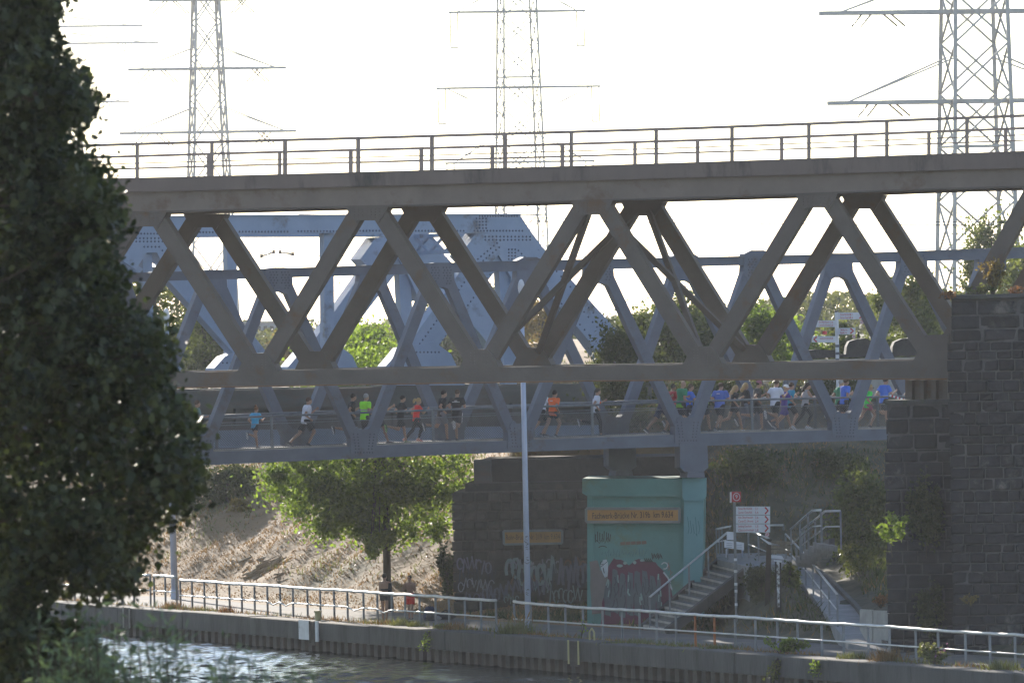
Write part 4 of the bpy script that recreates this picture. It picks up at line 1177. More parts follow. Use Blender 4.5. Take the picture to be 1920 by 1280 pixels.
for P in (lpts, rpts):
    q = MB()
    for i in range(NS - 1): q.bar(P[i] + Vector((0, 0, -0.14)), P[i + 1] + Vector((0, 0, -0.14)), 0.12, 0.34)
    q.build("stringer", M['conc'], st)
LZ = 2.12
handrail("grey railing on the left side of the lower concrete steps", [lpts[0].lerp(rpts[0], .3), lpts[-1].lerp(rpts[-1], .3)], [0.0, 0.25, 0.5, 0.75, 1.0], mid=False, h=0.95)
# landing
ld = [at_z(1345, 1048, LZ), at_z(1404, 1062, LZ), at_z(1470, 1056, LZ), at_z(1496, 1050, LZ), at_z(1470, 1038, LZ), at_z(1380, 1034, LZ), at_z(1344, 1036, LZ)]
tag(MB().prism(ld, (0, 0, -1.3)).build("stair_landing", M['ramp']), kind="structure")
# ramp
def rz(px, py): return at_ramp(px, py, 0.10, 264.0, 0.0700)
rl = [rz(*p) for p in [(1590, 1205), (1573, 1184), (1532, 1128), (1494, 1080), (1462, 1052)]]
rrp = [rz(*p) for p in [(1690, 1226), (1652, 1203), (1606, 1140), (1556, 1090), (1506, 1052)]]
q = MB()
for i in range(len(rl) - 1):
    q.prism([rl[i], rrp[i], rrp[i + 1], rl[i + 1]], (0, 0, -0.6))
tag(q.build("ramp", M['ramp']), kind="structure")
kb = thing("ramp_kerb", "low concrete kerb along the right side of the ramp", "kerb", rrp[0])
for i in range(len(rrp) - 1):
    MB().bar(rrp[i] + Vector((0, 0, .05)), rrp[i + 1] + Vector((0, 0, .05)), 0.14, 0.16).build("kerb_stone", M['conc'], kb)
rw = thing("retaining_wall", "pale concrete retaining wall between the ramp and the dark pier", "wall", at(1640, 1190, 263.5))
for i, (x0, x1, yt) in enumerate(((1612, 1636, 1142), (1637, 1666, 1144))):
    MB().prism([at(x0, yt, 266.5 - i), at(x1, yt + 1, 265.5 - i), at(x1, 1222, 265.5 - i), at(x0, 1180 + i * 26, 266.5 - i)], (0.05, 0.3, 0)).build("wall_panel", M['conc_l'], rw)
rail_pts = [rz(*p) for p in [(1571, 1174), (1545, 1141), (1510, 1096), (1474, 1057)]]
handrail("galvanised railing down the left side of the ramp", rail_pts, [0, .16, .32, .48, .64, .8, 1.0], h=1.02)
handrail("short railing from the landing down towards the finger post", [at_z(1442, 1062, LZ - .1), at_z(1404, 1046, LZ)], [0, .5, 1.0], h=0.95)
handrail("railing at the back of the landing behind the info boards", [at_z(1344, 1040, LZ), at_z(1372, 1034, LZ), at_z(1470, 1032, LZ)], [0, .12, .25, .6, 1.0], h=0.9)
# upper flight
st2 = thing("concrete_stairs", "short upper flight of steps at the top of the ramp", "stairs", at_z(1500, 1050, LZ))
up_l, up_r = [], []
for i in range(6):
    t = i / 5
    z = LZ + 0.16 * (i + 1)
    up_l.append(at_z(1484 + 40 * t, 1049 - 33 * t, z)); up_r.append(at_z(1512 + 48 * t, 1052 - 32 * t, z))
for i in range(6):
    nx = up_l[min(i + 1, 5)] - up_l[max(i - 1, 0)]; nx.z = 0; nx = nx / (1 if i in (0, 5) else 2)
    MB().prism([up_l[i], up_r[i], up_r[i] - Vector((0, 0, .17)), up_l[i] - Vector((0, 0, .17))], nx * 1.2).build("step", M['step'], st2)
    MB().prism([up_l[i] + Vector((0, 0, .004)), up_r[i] + Vector((0, 0, .004)), up_r[i] + Vector((0, 0, -.05)), up_l[i] + Vector((0, 0, -.05))], -nx.normalized() * 0.012).build("step_nosing", M['conc_l'], st2)
q = MB()
for i in range(5): q.bar(up_r[i] + Vector((0, 0, .03)), up_r[i + 1] + Vector((0, 0, .03)), 0.18, 0.34)
q.build("stringer", M['conc'], st2)
handrail("left railing of the short upper steps", [up_l[0], up_l[-1], up_l[-1] + Vector((0.3, 0.6, 0))], [0, .4, .75, 1.0], h=1.02)
handrail("right railing of the short upper steps, nearer the camera", [up_l[0] + Vector((.35, -.4, 0)), up_l[3] + Vector((.4, -.4, 0)), up_l[5] + Vector((.4, -.4, 0)), up_l[5] + Vector((.9, -.3, 0))], [0, .1, .5, .78, 1.0], h=1.0)

# ================================================================== sign posts
SP = Plane(280.5, 0.0)
def slab(name, plane, px, k, th, m_, parent):
    uz = [plane.hit(*p, k) for p in px]
    return MB().prism([plane.w(x, k) for x in uz], plane.b * th).build(name, m_, parent)
def arrow_sign(plane, x0, x1, y0, y1, k, lines, right, parent, pic=True, tilt=0.0):
    """white cycle sign with two red lines, distances and a red chevron"""
    slab("arrow_board", plane, [(x0, y0), (x1, y0 + tilt), (x1, y1 + tilt), (x0, y1)], k, 0.03, M['signwhite'], parent)
    q = MB(); h = y1 - y0; cx = x1 - 7 if right else x0 + 7; s = 1 if right else -1
    ct = (y0 + y1) / 2 + (tilt if right else 0)
    stroke(q, plane, [(cx - 2.5 * s, ct - h * .40), (cx + 3 * s, ct), (cx - 2.5 * s, ct + h * .40)], 3.0, k - 0.006)
    q.build("chevron", M['signred'], parent)
    sc = plane.w((0, 0), 0).y / F
    tx0 = x0 + 4 if right else x0 + 15
    for i, (ln, km) in enumerate(lines):
        yy = y0 + h * ((0.28, 0.74)[i] if len(lines) == 2 else .36)
        P = plane.w(plane.hit(tx0, yy, k - 0.008), k - 0.008)
        wmax = (x1 - x0) * 0.58
        est = len(ln) * h * .36 * 0.62
        text(ln, h * .44 * sc, P, plane, M['signred'], parent, sx=min(1.0, wmax / est * 0.82))
        P = plane.w(plane.hit(x1 - (22 if right else 5) , yy, k - 0.008), k - 0.008)
        text(km, h * .42 * sc, P, plane, M['signred'], parent, align='RIGHT', sx=.8)
def round_badge(plane, px, py, r, k, parent):
    q = MB(); blob(q, plane, ring(px, py, r, r, 12)[:-1], k); q.build("badge", M['signred'], parent)
    q = MB(); stroke(q, plane, ring(px, py, r * .72, r * .72, 12), r * .28, k - .006); stroke(q, plane, [(px - r * .35, py - r * .2), (px + r * .35, py + r * .25)], r * .3, k - .006); q.build("badge_print", M['signwhite'], parent)
sp = thing("cycle_signpost", "cycle sign post with three stacked white boards and a red number cube on top", "signpost", at_z(1382, 1150, 0.25))
A = at(1376.5, 935, 280.5); Bp = Vector((A.x, A.y, 0.0))
MB().tube(Bp, A, 0.045, 0.045, 8).build("pole", M['galv_post'], sp)
q = MB()
for yy in (1068, 1092, 1105, 1130, 1046): q.tube(at(1377 + (yy - 935) * .018, yy, 280.5) , at(1377 + (yy - 935) * .018, yy + 5, 280.5), 0.052, 0.052, 8)
q.build("sticker", M['white'], sp)
for (y0, y1, ln) in ((949, 964.5, (("Sterkrade", "3,1"), ("Garten Osterfeld", "5,4"))), (965.5, 981, (("Alt-Oberhausen", "3,6"), ("CentrO./Arena", "2,4"))), (982, 997.5, (("Siedlung Eisenheim", "1,5"), ("Gasometer", "2,8")))):
    arrow_sign(SP, 1380, 1444, y0, y1, -0.06, ln, True, sp)
round_badge(SP, 1438.5, 1001.5, 4.2, -0.065, sp)
P = at(1380.5, 931, 280.5)
cube = slab("number_cube", SP, [(1372, 921.5), (1389.5, 921.5), (1389.5, 940.5), (1372, 940.5)], -0.1, 0.32, M['signred'], sp)
q = MB(); stroke(q, SP, ring(1381, 931, 6.3, 7.0, 14), 1.1, -0.108); q.build("ring_print", M['signwhite'], sp)
text("9", 0.17, SP.w(SP.hit(1381, 931, -0.108), -0.108), SP, M['signwhite'], sp, align='CENTER')
slab("cube_edge", SP, [(1368.5, 922), (1371.8, 922), (1371.8, 942), (1368.5, 942)], -0.05, 0.04, M['white'], sp)
# info boards on the landing
ib = thing("info_board", "pair of small pale notice boards on the landing railing", "sign", at_z(1378, 1040, LZ))
slab("notice", SP, [(1358, 1013), (1376, 1014), (1395, 1017), (1395, 1031), (1376, 1028.5), (1358, 1026)], 4.5, 0.03, M['signwhite'], ib)
slab("notice", SP, [(1363, 996), (1376, 997), (1376, 1012), (1363, 1011.5)], 4.55, 0.03, M['signwhite'], ib)
for px_, py_ in ((1362, 1018), (1380, 1021)):
    q = MB()
    for i in range(3): stroke(q, SP, [(px_, py_ + i * 3.4), (px_ + 11, py_ + .4 + i * 3.4)], 1.1, 4.49)
    q.build("notice_print", flat('notice_print', (0.30, 0.33, 0.42)), ib)
for x in (1362, 1392): MB().tube(at_z(x, 1044, LZ) , at(x, 1030, 285.1), 0.03, 0.03, 6).build("leg", M['polepaint'], ib)
# finger post of dark wood with pale boards
FPL = Plane(279.5, 0)
fp = thing("finger_post", "dark wooden finger post with four weathered boards overgrown by leaves", "signpost", at_z(1438, 1175, .3))
A = at(1442, 1010, 279.5); Bp = at(1437, 1190, 279.5)
MB().bar(Bp, A, 0.17, 0.17, Vector((0, 1, 0))).build("post", M['wooddark'], fp)
slab("finger_board", FPL, [(1425, 1007.5), (1427, 1007), (1441, 1015), (1464, 1022), (1463, 1024.5), (1441, 1020)], -0.12, 0.04, M['signwhite'], fp)
for y in (1013.5, 1021, 1030):
    slab("finger_board", FPL, [(1446, y), (1480, y + 1), (1485, y + 4), (1480, y + 7.2), (1446, y + 6.8)], -0.12, 0.04, M['wood'], fp)
slab("finger_board", FPL, [(1446, 1040), (1466, 1041), (1470, 1048), (1446, 1046)], -0.12, 0.04, M['signwhite'], fp)
FQ = Plane(277.5, 0)
wp = thing("marker_post", "tall dark marker post with a white peeling front beside the ramp railing", "post", at_z(1459, 1160, .5))
MB().bar(at(1460, 1160, 277.5), at(1459, 1051, 277.5), 0.19, 0.12, Vector((0, 1, 0))).build("post", M['wooddark'], wp)
slab("white_face", FQ, [(1456, 1052), (1461.5, 1052.5), (1462, 1139), (1457, 1138)], -0.07, 0.012, mat('peeling_white', (0.62, 0.64, 0.68), (0.12, 0.11, 0.10), 0.8, 0, 9.0, contrast=0.15), wp)
slab("cap", FQ, [(1451, 1049), (1466, 1051), (1465, 1054), (1452, 1052)], -0.1, 0.2, M['white'], wp)
# upper sign post beyond the footbridge
UP_ = Plane(304.0, 0)
us_ = thing("cycle_signpost", "upper cycle sign post with four arrow boards seen through the brown truss", "signpost", at(1572, 720, 304))
MB().tube(at(1571.5, 735, 304), at(1568.5, 585, 304), 0.065, 0.065, 8).build("pole", M['white'], us_)
q = MB()
for yy in (646, 660, 672): q.tube(at(1569.9, yy, 304), at(1570, yy + 5, 304), 0.072, 0.072, 8)
q.build("sticker", flat('sticker', (0.16, 0.17, 0.2)), us_)
q = MB(); q.tube(at(1568.5, 585, 304), at(1568.4, 582, 304), 0.075, 0.05, 8); q.build("pole_cap", M['black'], us_)
arrow_sign(UP_, 1571, 1621, 586, 599, -0.08, (("Sterkrade", "3,1"), ("Garten Osterfeld", "5,4")), True, us_, tilt=-0.7)
arrow_sign(UP_, 1520, 1567, 600.5, 613, -0.08, (("Alt-Oberhausen", "3,6"), ("CentrO./Arena", "2,4")), False, us_)
arrow_sign(UP_, 1571, 1604, 615, 627, -0.08, (("Gehölzgarten", "1,1"), ("Ripshorst", "1,9")), True, us_, tilt=-0.7)
arrow_sign(UP_, 1522, 1567, 630, 642, -0.08, (("Gasometer", "2,8"),), False, us_)
round_badge(UP_, 1616, 603.5, 4, -0.085, us_); round_badge(UP_, 1601, 631, 3.6, -0.085, us_)

# lamp posts
def lamp(label, px_b, py_b, px_t, py_t, Y, r0, r1, head, marks):
    e = thing("lamp_post", label, "lamp post", at(px_b, py_b, Y), "pale lamp posts by the path")
    a_, t_ = at(px_b, py_b, Y), at(px_t, py_t, Y)
    MB().tube(a_, t_, r0, r1, 14).build("pole", M['polepaint'], e, smooth=True)
    MB().tube(a_ - Vector((0, 0, .2)), a_ + Vector((0, 0, 0.35)), r0 * 1.25, r0 * 1.2, 14).build("base_sleeve", M['polepaint'], e)
    MB().ell(t_ + Vector((0, 0, 0.18)), (r1 * 1.5, r1 * 1.5, 0.28)).build("lamp_head", M['white'], e, smooth=True)
    if marks:
        q = MB(); d = (t_ - a_)
        g_ = random.Random(2)
        for f0, n_ in ((0.20, 5), (0.245, 9), (0.112, 4)):
            for i in range(n_):
                f_ = f0 + i * .0045
                c = a_ + d * f_; rr_ = r0 + (r1 - r0) * f_ + .004
                a0 = g_.uniform(-2.4, -1.5)
                p0 = c + Vector((math.cos(a0) * rr_, math.sin(a0) * rr_, 0)); p1 = c + Vector((math.cos(a0 + .8) * rr_, math.sin(a0 + .8) * rr_, g_.uniform(-.06, .06)))
                q.bar(p0, p1, 0.035, 0.012)
        tag(q.build("tag", M['black'], e), kind="stuff")
    return e
lamp("tall pale lamp post standing in front of the ochre signs and both trusses", 990.8, 1183, 977.5, 549, 285.2, 0.105, 0.075, True, True)
lamp("pale lamp post on the left, its top hidden in the foreground tree", 328, 1122, 312, 600, 326.0, 0.13, 0.085, True, False)

# parapet behind the footbridge end
PP = Plane(312.0, 3.0)
pp = thing("parapet_wall", "dark stone parapet with two rounded blocks above a pale concrete band", "wall", PP.px(1620, 735))
def ppoly(name, pts, k0, k1, m_):
    MB().prism([PP.w(PP.hit(*p), k0) for p in pts], PP.b * (k1 - k0)).build(name, m_, pp)
ppoly("concrete_band", [(1512, 674), (1760, 668), (1760, 740), (1512, 740)], 0.0, 0.6, M['conc_l'])
ppoly("parapet_block", [(1510, 657), (1530, 655), (1566, 656), (1572, 664), (1590, 664), (1590, 669), (1512, 673)], -0.1, 0.7, M['darkstone'])
ppoly("parapet_block", [(1585, 670), (1587, 650), (1592, 640), (1604, 636), (1622, 634), (1634, 640), (1640, 652), (1640, 669)], -0.12, 0.8, M['darkstone'])
ppoly("parapet_block", [(1672, 668), (1673, 650), (1677, 641), (1690, 635), (1712, 633), (1726, 640), (1735, 660), (1735, 666)], -0.12, 0.8, M['darkstone'])
# flat pale building far behind on the left
fb = thing("flat_building", "low pale grey flat roofed building far behind the left trusses", "building", at(500, 640, 760))
FB = Plane(760.0, 10.0)
def fpoly(name, pts, k0, k1, m_): MB().prism([FB.w(FB.hit(*p), k0) for p in pts], FB.b * (k1 - k0)).build(name, m_, fb)
fpoly("wall", [(440, 606), (545, 604), (545, 660), (440, 662)], 0, 6, M['cabinet'])
fpoly("roof_edge", [(438, 603), (547, 601), (547, 605.5), (438, 607.5)], -0.15, 6.2, M['conc_l'])
for i in range(8):
    fpoly("window", [(446 + i * 12, 611), (453 + i * 12, 611), (453 + i * 12, 622), (446 + i * 12, 622)], -0.02, 0.05, M['glass'])
# ================================================================== pylons and wires
def pylon(label, x0, y0, x1, y1, h0, h1, Y, arms, ang, ztop=52.0, insul=(), brace_h=1.7, seed=1, leg=0.17):
    """lattice mast: axis pixels (x0,y0)-(x1,y1), half widths in px there; arms: (y px, half span px, kind)"""
    s = F / Y
    A, B_ = at(x0, y0, Y), at(x1, y1, Y)
    e = thing("power_pylon", label, "pylon", (B_.x, B_.y, 5.0), "lattice power pylons against the bright sky")
    def half(z): return (h0 + (h1 - h0) * (A.z - z) / (A.z - B_.z)) / s
    cx = lambda z: B_.x + (A.x - B_.x) * (z - B_.z) / (A.z - B_.z)
    ca, sa = math.cos(R(ang)), math.sin(R(ang))
    def corner(i, z):
        h = max(half(z), 0.5); ux, uy = ((-1, -1), (1, -1), (1, 1), (-1, 1))[i]
        return Vector((cx(z) + (ux * ca - uy * sa) * h, Y + (ux * sa + uy * ca) * h, z))
    z0 = 5.0
    for i in range(4):
        MB().bar(corner(i, z0), corner(i, ztop), leg, leg, Vector((0, 1, 0))).build("leg", M['pylon'], e)
    q = MB(); z = z0; n = 0
    while z < ztop - 1:
        dz = max(brace_h * half(z), 0.8)
        for i in range(4):
            j = (i + 1) % 4
            q.bar(corner(i, z), corner(j, z + dz), leg * .55, leg * .55, Vector((0, 1, 0)))
            q.bar(corner(j, z), corner(i, z + dz), leg * .55, leg * .55, Vector((0, 1, 0)))
            if n % 4 == 0: q.bar(corner(i, z), corner(j, z), leg * .5, leg * .5, Vector((0, 1, 0)))
        z += dz; n += 1
    tag(q.build("lattice", M['pylon'], e), kind="stuff")
    for (ay, span, kind) in arms:
        za = at(x0, ay, Y).z; sp_ = span / s; c = Vector((cx(za), Y, za)); ax = Vector((ca, sa, 0))
        q = MB()
        for sg in (-1, 1):
            tip = c + ax * sg * sp_
            root = half(za) * 0.9
            for off in (-1, 1):
                o = Vector((-sa, ca, 0)) * off * root * 0.8
                q.bar(c + o, tip, leg * .9, leg * 1.0)
                z2 = za + (root * 1.7 if kind >= 0 else -root * 1.7)
                q.bar(Vector((cx(z2), Y, z2)) + ax * sg * root * 0.9 + o, tip - ax * sg * sp_ * .12, leg * .4, leg * .4)
            for k in range(1, 6):
                f0, f1 = k / 7, (k + 1) / 7
                o0 = Vector((-sa, ca, 0)) * root * .8 * (1 - f0); o1 = Vector((-sa, ca, 0)) * root * .8 * (1 - f1)
                q.bar(c + ax * sg * sp_ * f0 + o0, c + ax * sg * sp_ * f1 - o1, leg * .35, leg * .35)
        q.build("cross_arm", M['pylon'], e)
        if kind in (1, -1):
            for sg in (-1, 1):
                for d in (0.0, 14.0 / s):
                    p = c + ax * sg * (sp_ - d - 3 / s)
                    MB().tube(p, p - Vector((0, 0, 66 / s)), 0.055, 0.055, 5).build("insulator", M['insul'], e)
                p0 = c + ax * sg * (sp_ - 3 / s) - Vector((0, 0, 66 / s)); p1 = p0 - ax * sg * 14 / s
                MB().bar(p0, p1, 0.1, 0.12).build("yoke", M['pylon'], e)
        if kind == 2:
            for sg in (-1, 1):
                for d, dx in ((0.72, -1), (0.66, -1), (0.60, 1), (0.55, 1)):
                    p = c + ax * sg * sp_ * d
                    MB().tube(p, p - Vector((0, 0, 26 / s)) + ax * dx * 26 / s - Vector((-sa, ca, 0)) * .6, 0.075, 0.075, 6).build("insulator", M['insul'], e)
    return e
pylon("middle pylon with long hanging insulator pairs at its arm tips", 969, 0, 977.5, 430, 31, 41, 760.0, [(22, 131, 1), (164, 157, -1), (304, 143, 1)], 11.6)
pylon("largest pylon, on the right, with slanted insulator strings", 1826.5, 0, 1832, 430, 50, 60, 640.0, [(22, 300, 2), (190, 286, 2)], 12.5, leg=0.30, brace_h=1.75)
pylon("slim pylon left of centre with three cross arms", 386, 0, 392, 330, 22, 34, 980.0, [(0, 108, 2), (129, 150, 2), (248, 168, 2)], 12, leg=0.30, brace_h=2.6)
pylon("faint farthest pylon at the edge of the foreground tree", 118, 0, 133, 300, 10, 20, 1500.0, [(50, 150, 0), (82, 178, 2), (192, 118, 2)], 14, leg=0.34, brace_h=3.0)
def wire(label, p0, p1, sag, r, name="overhead_wire", n=10):
    pts = []
    for i in range(n + 1):
        t = i / n; p = p0.lerp(p1, t); p.z -= sag * 4 * t * (1 - t); pts.append(p)
    o = MB().path(pts, r, 5).build(name, M['black'])
    return tag(o, label, "wire", "overhead wires of the railway")
wire("upper thin overhead wire crossing the sky between the trusses", at(560, 402, 380), at(2000, 417, 372), 0.05, 0.013)
wire("lower overhead wire running just under the brown top girder", at(560, 409, 378), at(2000, 423, 370), 0.05, 0.018)
wire("overhead wire low in the sky behind the blue bridge", at(380, 474, 400), at(1100, 481, 395), 0.1, 0.016)
cm = thing("catenary_mast", "slender railway mast with two small insulator arms behind the left trusses", "mast", at(437, 640, 385))
MB().bar(at(437, 660, 385), at(425, 440, 385), 0.22, 0.22).build("mast", M['pylon'], cm)
for (xa, ya, xb, yb) in ((490, 481, 513, 473), (525, 473, 549, 477)):
    MB().tube(at(xa, ya, 385), at(xb, yb, 385), 0.035, 0.035, 6).build("arm", M['pylon'], cm)
    MB().tube(at(xa, ya - 4, 385), at(xa, ya + 3, 385), 0.07, 0.07, 6).build("insulator", M['insul'], cm)
    MB().tube(at(xb, yb - 4, 385), at(xb, yb + 3, 385), 0.07, 0.07, 6).build("insulator", M['insul'], cm)
MB().tube(at(430, 471, 385), at(549, 474, 385), 0.018, 0.018, 5).build("arm", M['pylon'], cm)

# ================================================================== trees and shrubs
def crown_points(rs, c, rx, ry, rz_, n, clumps, spread=0.42, hollow=0.35, flat_bottom=0.0):
    """leaf centres: clumps through the crown volume, denser to the outside, with gaps between"""
    d = rs.normal(size=(clumps, 3)); d /= np.linalg.norm(d, axis=1)[:, None]
    rad = (hollow + (1 - hollow) * rs.random(clumps)) ** 0.6
    cc = d * rad[:, None] * 0.86
    if flat_bottom: cc[:, 2] = np.where(cc[:, 2] < -flat_bottom, -flat_bottom + 0.1 * rs.normal(size=clumps), cc[:, 2])
    cs = rs.uniform(0.45, 1.15, clumps) * spread
    idx = rs.integers(0, clumps, n)
    p = cc[idx] + rs.normal(size=(n, 3)) * (cs[idx] * 0.5)[:, None]
    return np.asarray(c)[None, :] + p * np.array([rx, ry, rz_])[None, :], np.asarray(c)[None, :] + cc * np.array([rx, ry, rz_])[None, :]
def tree(label, cx, cy, rxp, ryp, Y, zb, n, leaf, m_, seed, trunk_px=None, tr=0.16, name="tree", cat="tree", group="trees behind the bridges", clumps=40, depth=None, spread=0.42, limbs=9, flat_bottom=0.0, lobes=()):
    rs = np.random.default_rng(seed)
    s = F / Y
    c = at(cx, cy, Y); rx, rz_ = rxp / s, ryp / s
    base = Vector((c.x if trunk_px is None else at(trunk_px, cy, Y).x, Y, zb))
    e = thing(name, label, cat, base, group)
    P, CC = crown_points(rs, c, rx, depth or rx, rz_, n, clumps, spread, flat_bottom=flat_bottom)
    for (lx, ly, lrx, lry, ln_) in lobes:
        lc = at(lx, ly, Y + rs.normal() * .8)
        P2, C2 = crown_points(rs, lc, lrx / s, min(lrx / s, 1.8), lry / s, ln_, max(10, ln_ // 120), spread * 1.25)
        P = np.concatenate([P, P2]); CC = np.concatenate([CC, C2])
    n = len(P)
    global RNG
    RNG = rs
    lnk("crown", leaf_mesh("crown", P, rs.uniform(0.7, 1.3, n) * leaf, 0.62, hexa=False), m_, e)
    q = MB()
    mid = Vector((base.x + rs.normal() * .05 * rx, Y, max(zb + 0.3, c.z - rz_ * .45)))
    q.tube(base - Vector((0, 0, .3)), mid, tr, tr * .8, 8)
    topp = Vector((c.x, Y, c.z + rz_ * .5)); q.tube(mid, topp, tr * .8, tr * .25, 7)
    for i in rs.choice(len(CC), min(limbs, len(CC)), replace=False):
        t = rs.uniform(0.0, 0.6); st_ = mid.lerp(topp, t); en = Vector(CC[i])
        k = st_.lerp(en, .5) + Vector((0, 0, rs.uniform(.0, .12) * rz_))
        q.tube(st_, k, tr * .38, tr * .25, 6).tube(k, en, tr * .25, tr * .08, 5)
    q.build("trunk", M['bark'], e, smooth=True)
    return e
# the maple on the bank
gm = ground_hit(716, 1106)
tree("sunlit broad maple on the bank slope behind the bathers", 700, 800, 170, 185, gm.y + 1.0, gm.z, 12500, 0.17, L_['bright'], 101, trunk_px=720, tr=0.15, clumps=120, spread=0.42, limbs=24, depth=3.0, lobes=((560, 900, 80, 54, 2300), (610, 950, 92, 64, 3000), (660, 985, 66, 44, 1400), (745, 965, 88, 70, 3000), (800, 985, 50, 44, 1000), (830, 905, 72, 68, 2400), (700, 920, 120, 70, 3200), (530, 870, 50, 38, 1000), (700, 1020, 26, 26, 420)), group="trees on the bank")
tree("tall leafy tree behind the left end of the blue bridge", 290, 590, 125, 120, 400, 4.8, 6500, 0.24, L_['mid'], 102, clumps=45)
tree("rounded shrub tree behind the left bottom chord of the brown truss", 385, 650, 62, 70, 385, 4.8, 3200, 0.20, L_['mid'], 103, clumps=28)
tree("small yellowish far tree under the left sky gap", 545, 650, 60, 32, 560, 5.0, 2200, 0.26, L_['dry'], 104, clumps=24)
tree("bright green tree framed by the second brown triangle", 692, 660, 60, 52, 420, 5.0, 3600, 0.20, L_['bright'], 105, clumps=26)
tree("hazy olive tree behind the middle triangle gap", 900, 600, 52, 75, 520, 5.0, 3000, 0.26, L_['far'], 106, clumps=26)
tree("hazy grey green tree low behind the blue gusset", 835, 660, 60, 56, 540, 5.0, 2600, 0.26, L_['far'], 107, clumps=22)
tree("tiny dark tree top beside the blue vertical", 780, 590, 26, 40, 470, 5.0, 900, 0.2, L_['mid'], 117, clumps=14)
tree("yellow tinged tree right of the lamp post top", 1010, 625, 48, 60, 480, 5.0, 2400, 0.24, L_['dry'], 108, clumps=22)
tree("dark bushy tree covering the foot of the blue end post", 1168, 690, 72, 92, 299.5, 1.0, 8000, 0.15, L_['dark'], 109, clumps=50, depth=1.6)
tree("tall dense tree behind the centre sway braces", 1252, 640, 92, 92, 335, 7.8, 8200, 0.19, L_['mid'], 110, clumps=46)
tree("upright light green tree between two brown diagonals", 1425, 640, 66, 86, 338, 8.0, 6200, 0.18, L_['bright'], 111, clumps=34)
tree("dark low tree under the third lower brown node", 1340, 660, 66, 64, 332, 8.0, 4600, 0.19, L_['dark'], 112, clumps=24)
tree("leafy tree rising left of the dark pier", 1700, 600, 70, 98, 352, 8.4, 5600, 0.20, L_['mid'], 113, clumps=36)
tree("tall hazy tree in front of the largest pylon", 1860, 490, 70, 90, 430, 8.4, 4600, 0.22, L_['mid'], 114, clumps=36)
tree("light green bush left of the upper sign post", 1505, 652, 54, 52, 345, 8.4, 3600, 0.19, L_['bright'], 115, clumps=26)
tree("light green bush right of the upper sign post", 1610, 648, 70, 54, 346, 8.4, 4200, 0.19, L_['mid'], 116, clumps=26)
tree("yellowish bush between the two rounded parapet blocks", 1654, 672, 14, 30, 316, 8.0, 700, 0.11, L_['dry'], 118, clumps=12, tr=.05)
tree("grey green trees seen past the right edge of the pier top", 1925, 560, 60, 120, 410, 8.4, 3000, 0.22, L_['mid'], 119, clumps=26)
# shrubs
def shrub(label, cx, cy, rxp, ryp, Y, n, leaf, m_, seed, group="shrubs on the bank", **k):
    if Y is None: Y = ground_hit(cx, cy + ryp * .8).y + .25
    P = at(cx, cy, Y)
    return tree(label, cx, cy, rxp, ryp, Y, (P.z - ryp * Y / F * .9) if k.pop('hang', False) else gz(P.x, P.y), n, leaf, m_, seed, tr=k.pop('tr', .06), name="shrub", cat="shrub", group=group, **k)
shrub("dark rounded bush under the left end of the footbridge", 428, 908, 62, 46, None, 3400, 0.16, L_['dark'], 201, clumps=30)
shrub("dark spreading bush at the edge of the foreground tree", 345, 905, 60, 70, None, 3400, 0.17, L_['dark'], 202, clumps=30)
shrub("small yellow bush at the foot of the dark bush", 452, 950, 22, 14, None, 700, 0.13, L_['dry'], 203, clumps=10)
shrub("green scrub high on the left slope above the cut branches", 540, 915, 46, 26, None, 1500, 0.13, L_["mid"], 216, clumps=22)
shrub("tall leafy bush left of the dark pier", 1618, 985, 60, 105, None, 7600, 0.15, L_['mid'], 204, clumps=46)
shrub("sunlit sprig of leaves hanging out over the dark pier", 1672, 990, 34, 40, 259.6, 520, 0.13, L_['bright'], 205, clumps=12, spread=.3, hang=True, tr=.015)
shrub("shaded bush around the finger post", 1428, 1098, 38, 42, 281.2, 2400, 0.12, L_['dark'], 206, clumps=30)
shrub("olive bush beside the ramp railing", 1482, 1092, 20, 38, 281.5, 1400, 0.12, L_['mid'], 207, clumps=20)
shrub("dark ivy mass hanging on the lower dark pier", 1735, 960, 38, 74, 261.35, 2600, 0.12, L_['dark'], 208, clumps=40, depth=0.25, hang=True, tr=.015)
shrub("ivy at the foot of the dark piers", 1745, 1140, 30, 50, 261.2, 1300, 0.11, L_['dark'], 209, clumps=26, depth=0.3, hang=True, tr=.015)
shrub("dark undergrowth at the left foot of the brown abutment", 838, 1075, 18, 60, None, 1400, 0.13, L_['dark'], 210, clumps=20)
shrub("dark hedge behind the runners in the middle", 1150, 765, 100, 54, 311.0, 6500, 0.15, L_['dark'], 211, clumps=60, depth=1.0)
shrub("dark hedge behind the dense group of runners", 1340, 756, 105, 58, 311, 6800, 0.15, L_['dark'], 212, clumps=60, depth=1.0)
shrub("dark hedge behind the runners near the pier", 1540, 756, 110, 56, 312, 6800, 0.15, L_['dark'], 213, clumps=60, depth=1.0)
shrub("bush on the slope right of the turquoise pier", 1400, 880, 70, 40, None, 2600, 0.15, L_['dark'], 214, clumps=36, depth=1.2)
shrub("bush high on the shaded slope left of the dark pier", 1570, 870, 60, 34, None, 2400, 0.15, L_['dark'], 215, clumps=30, depth=1.2)
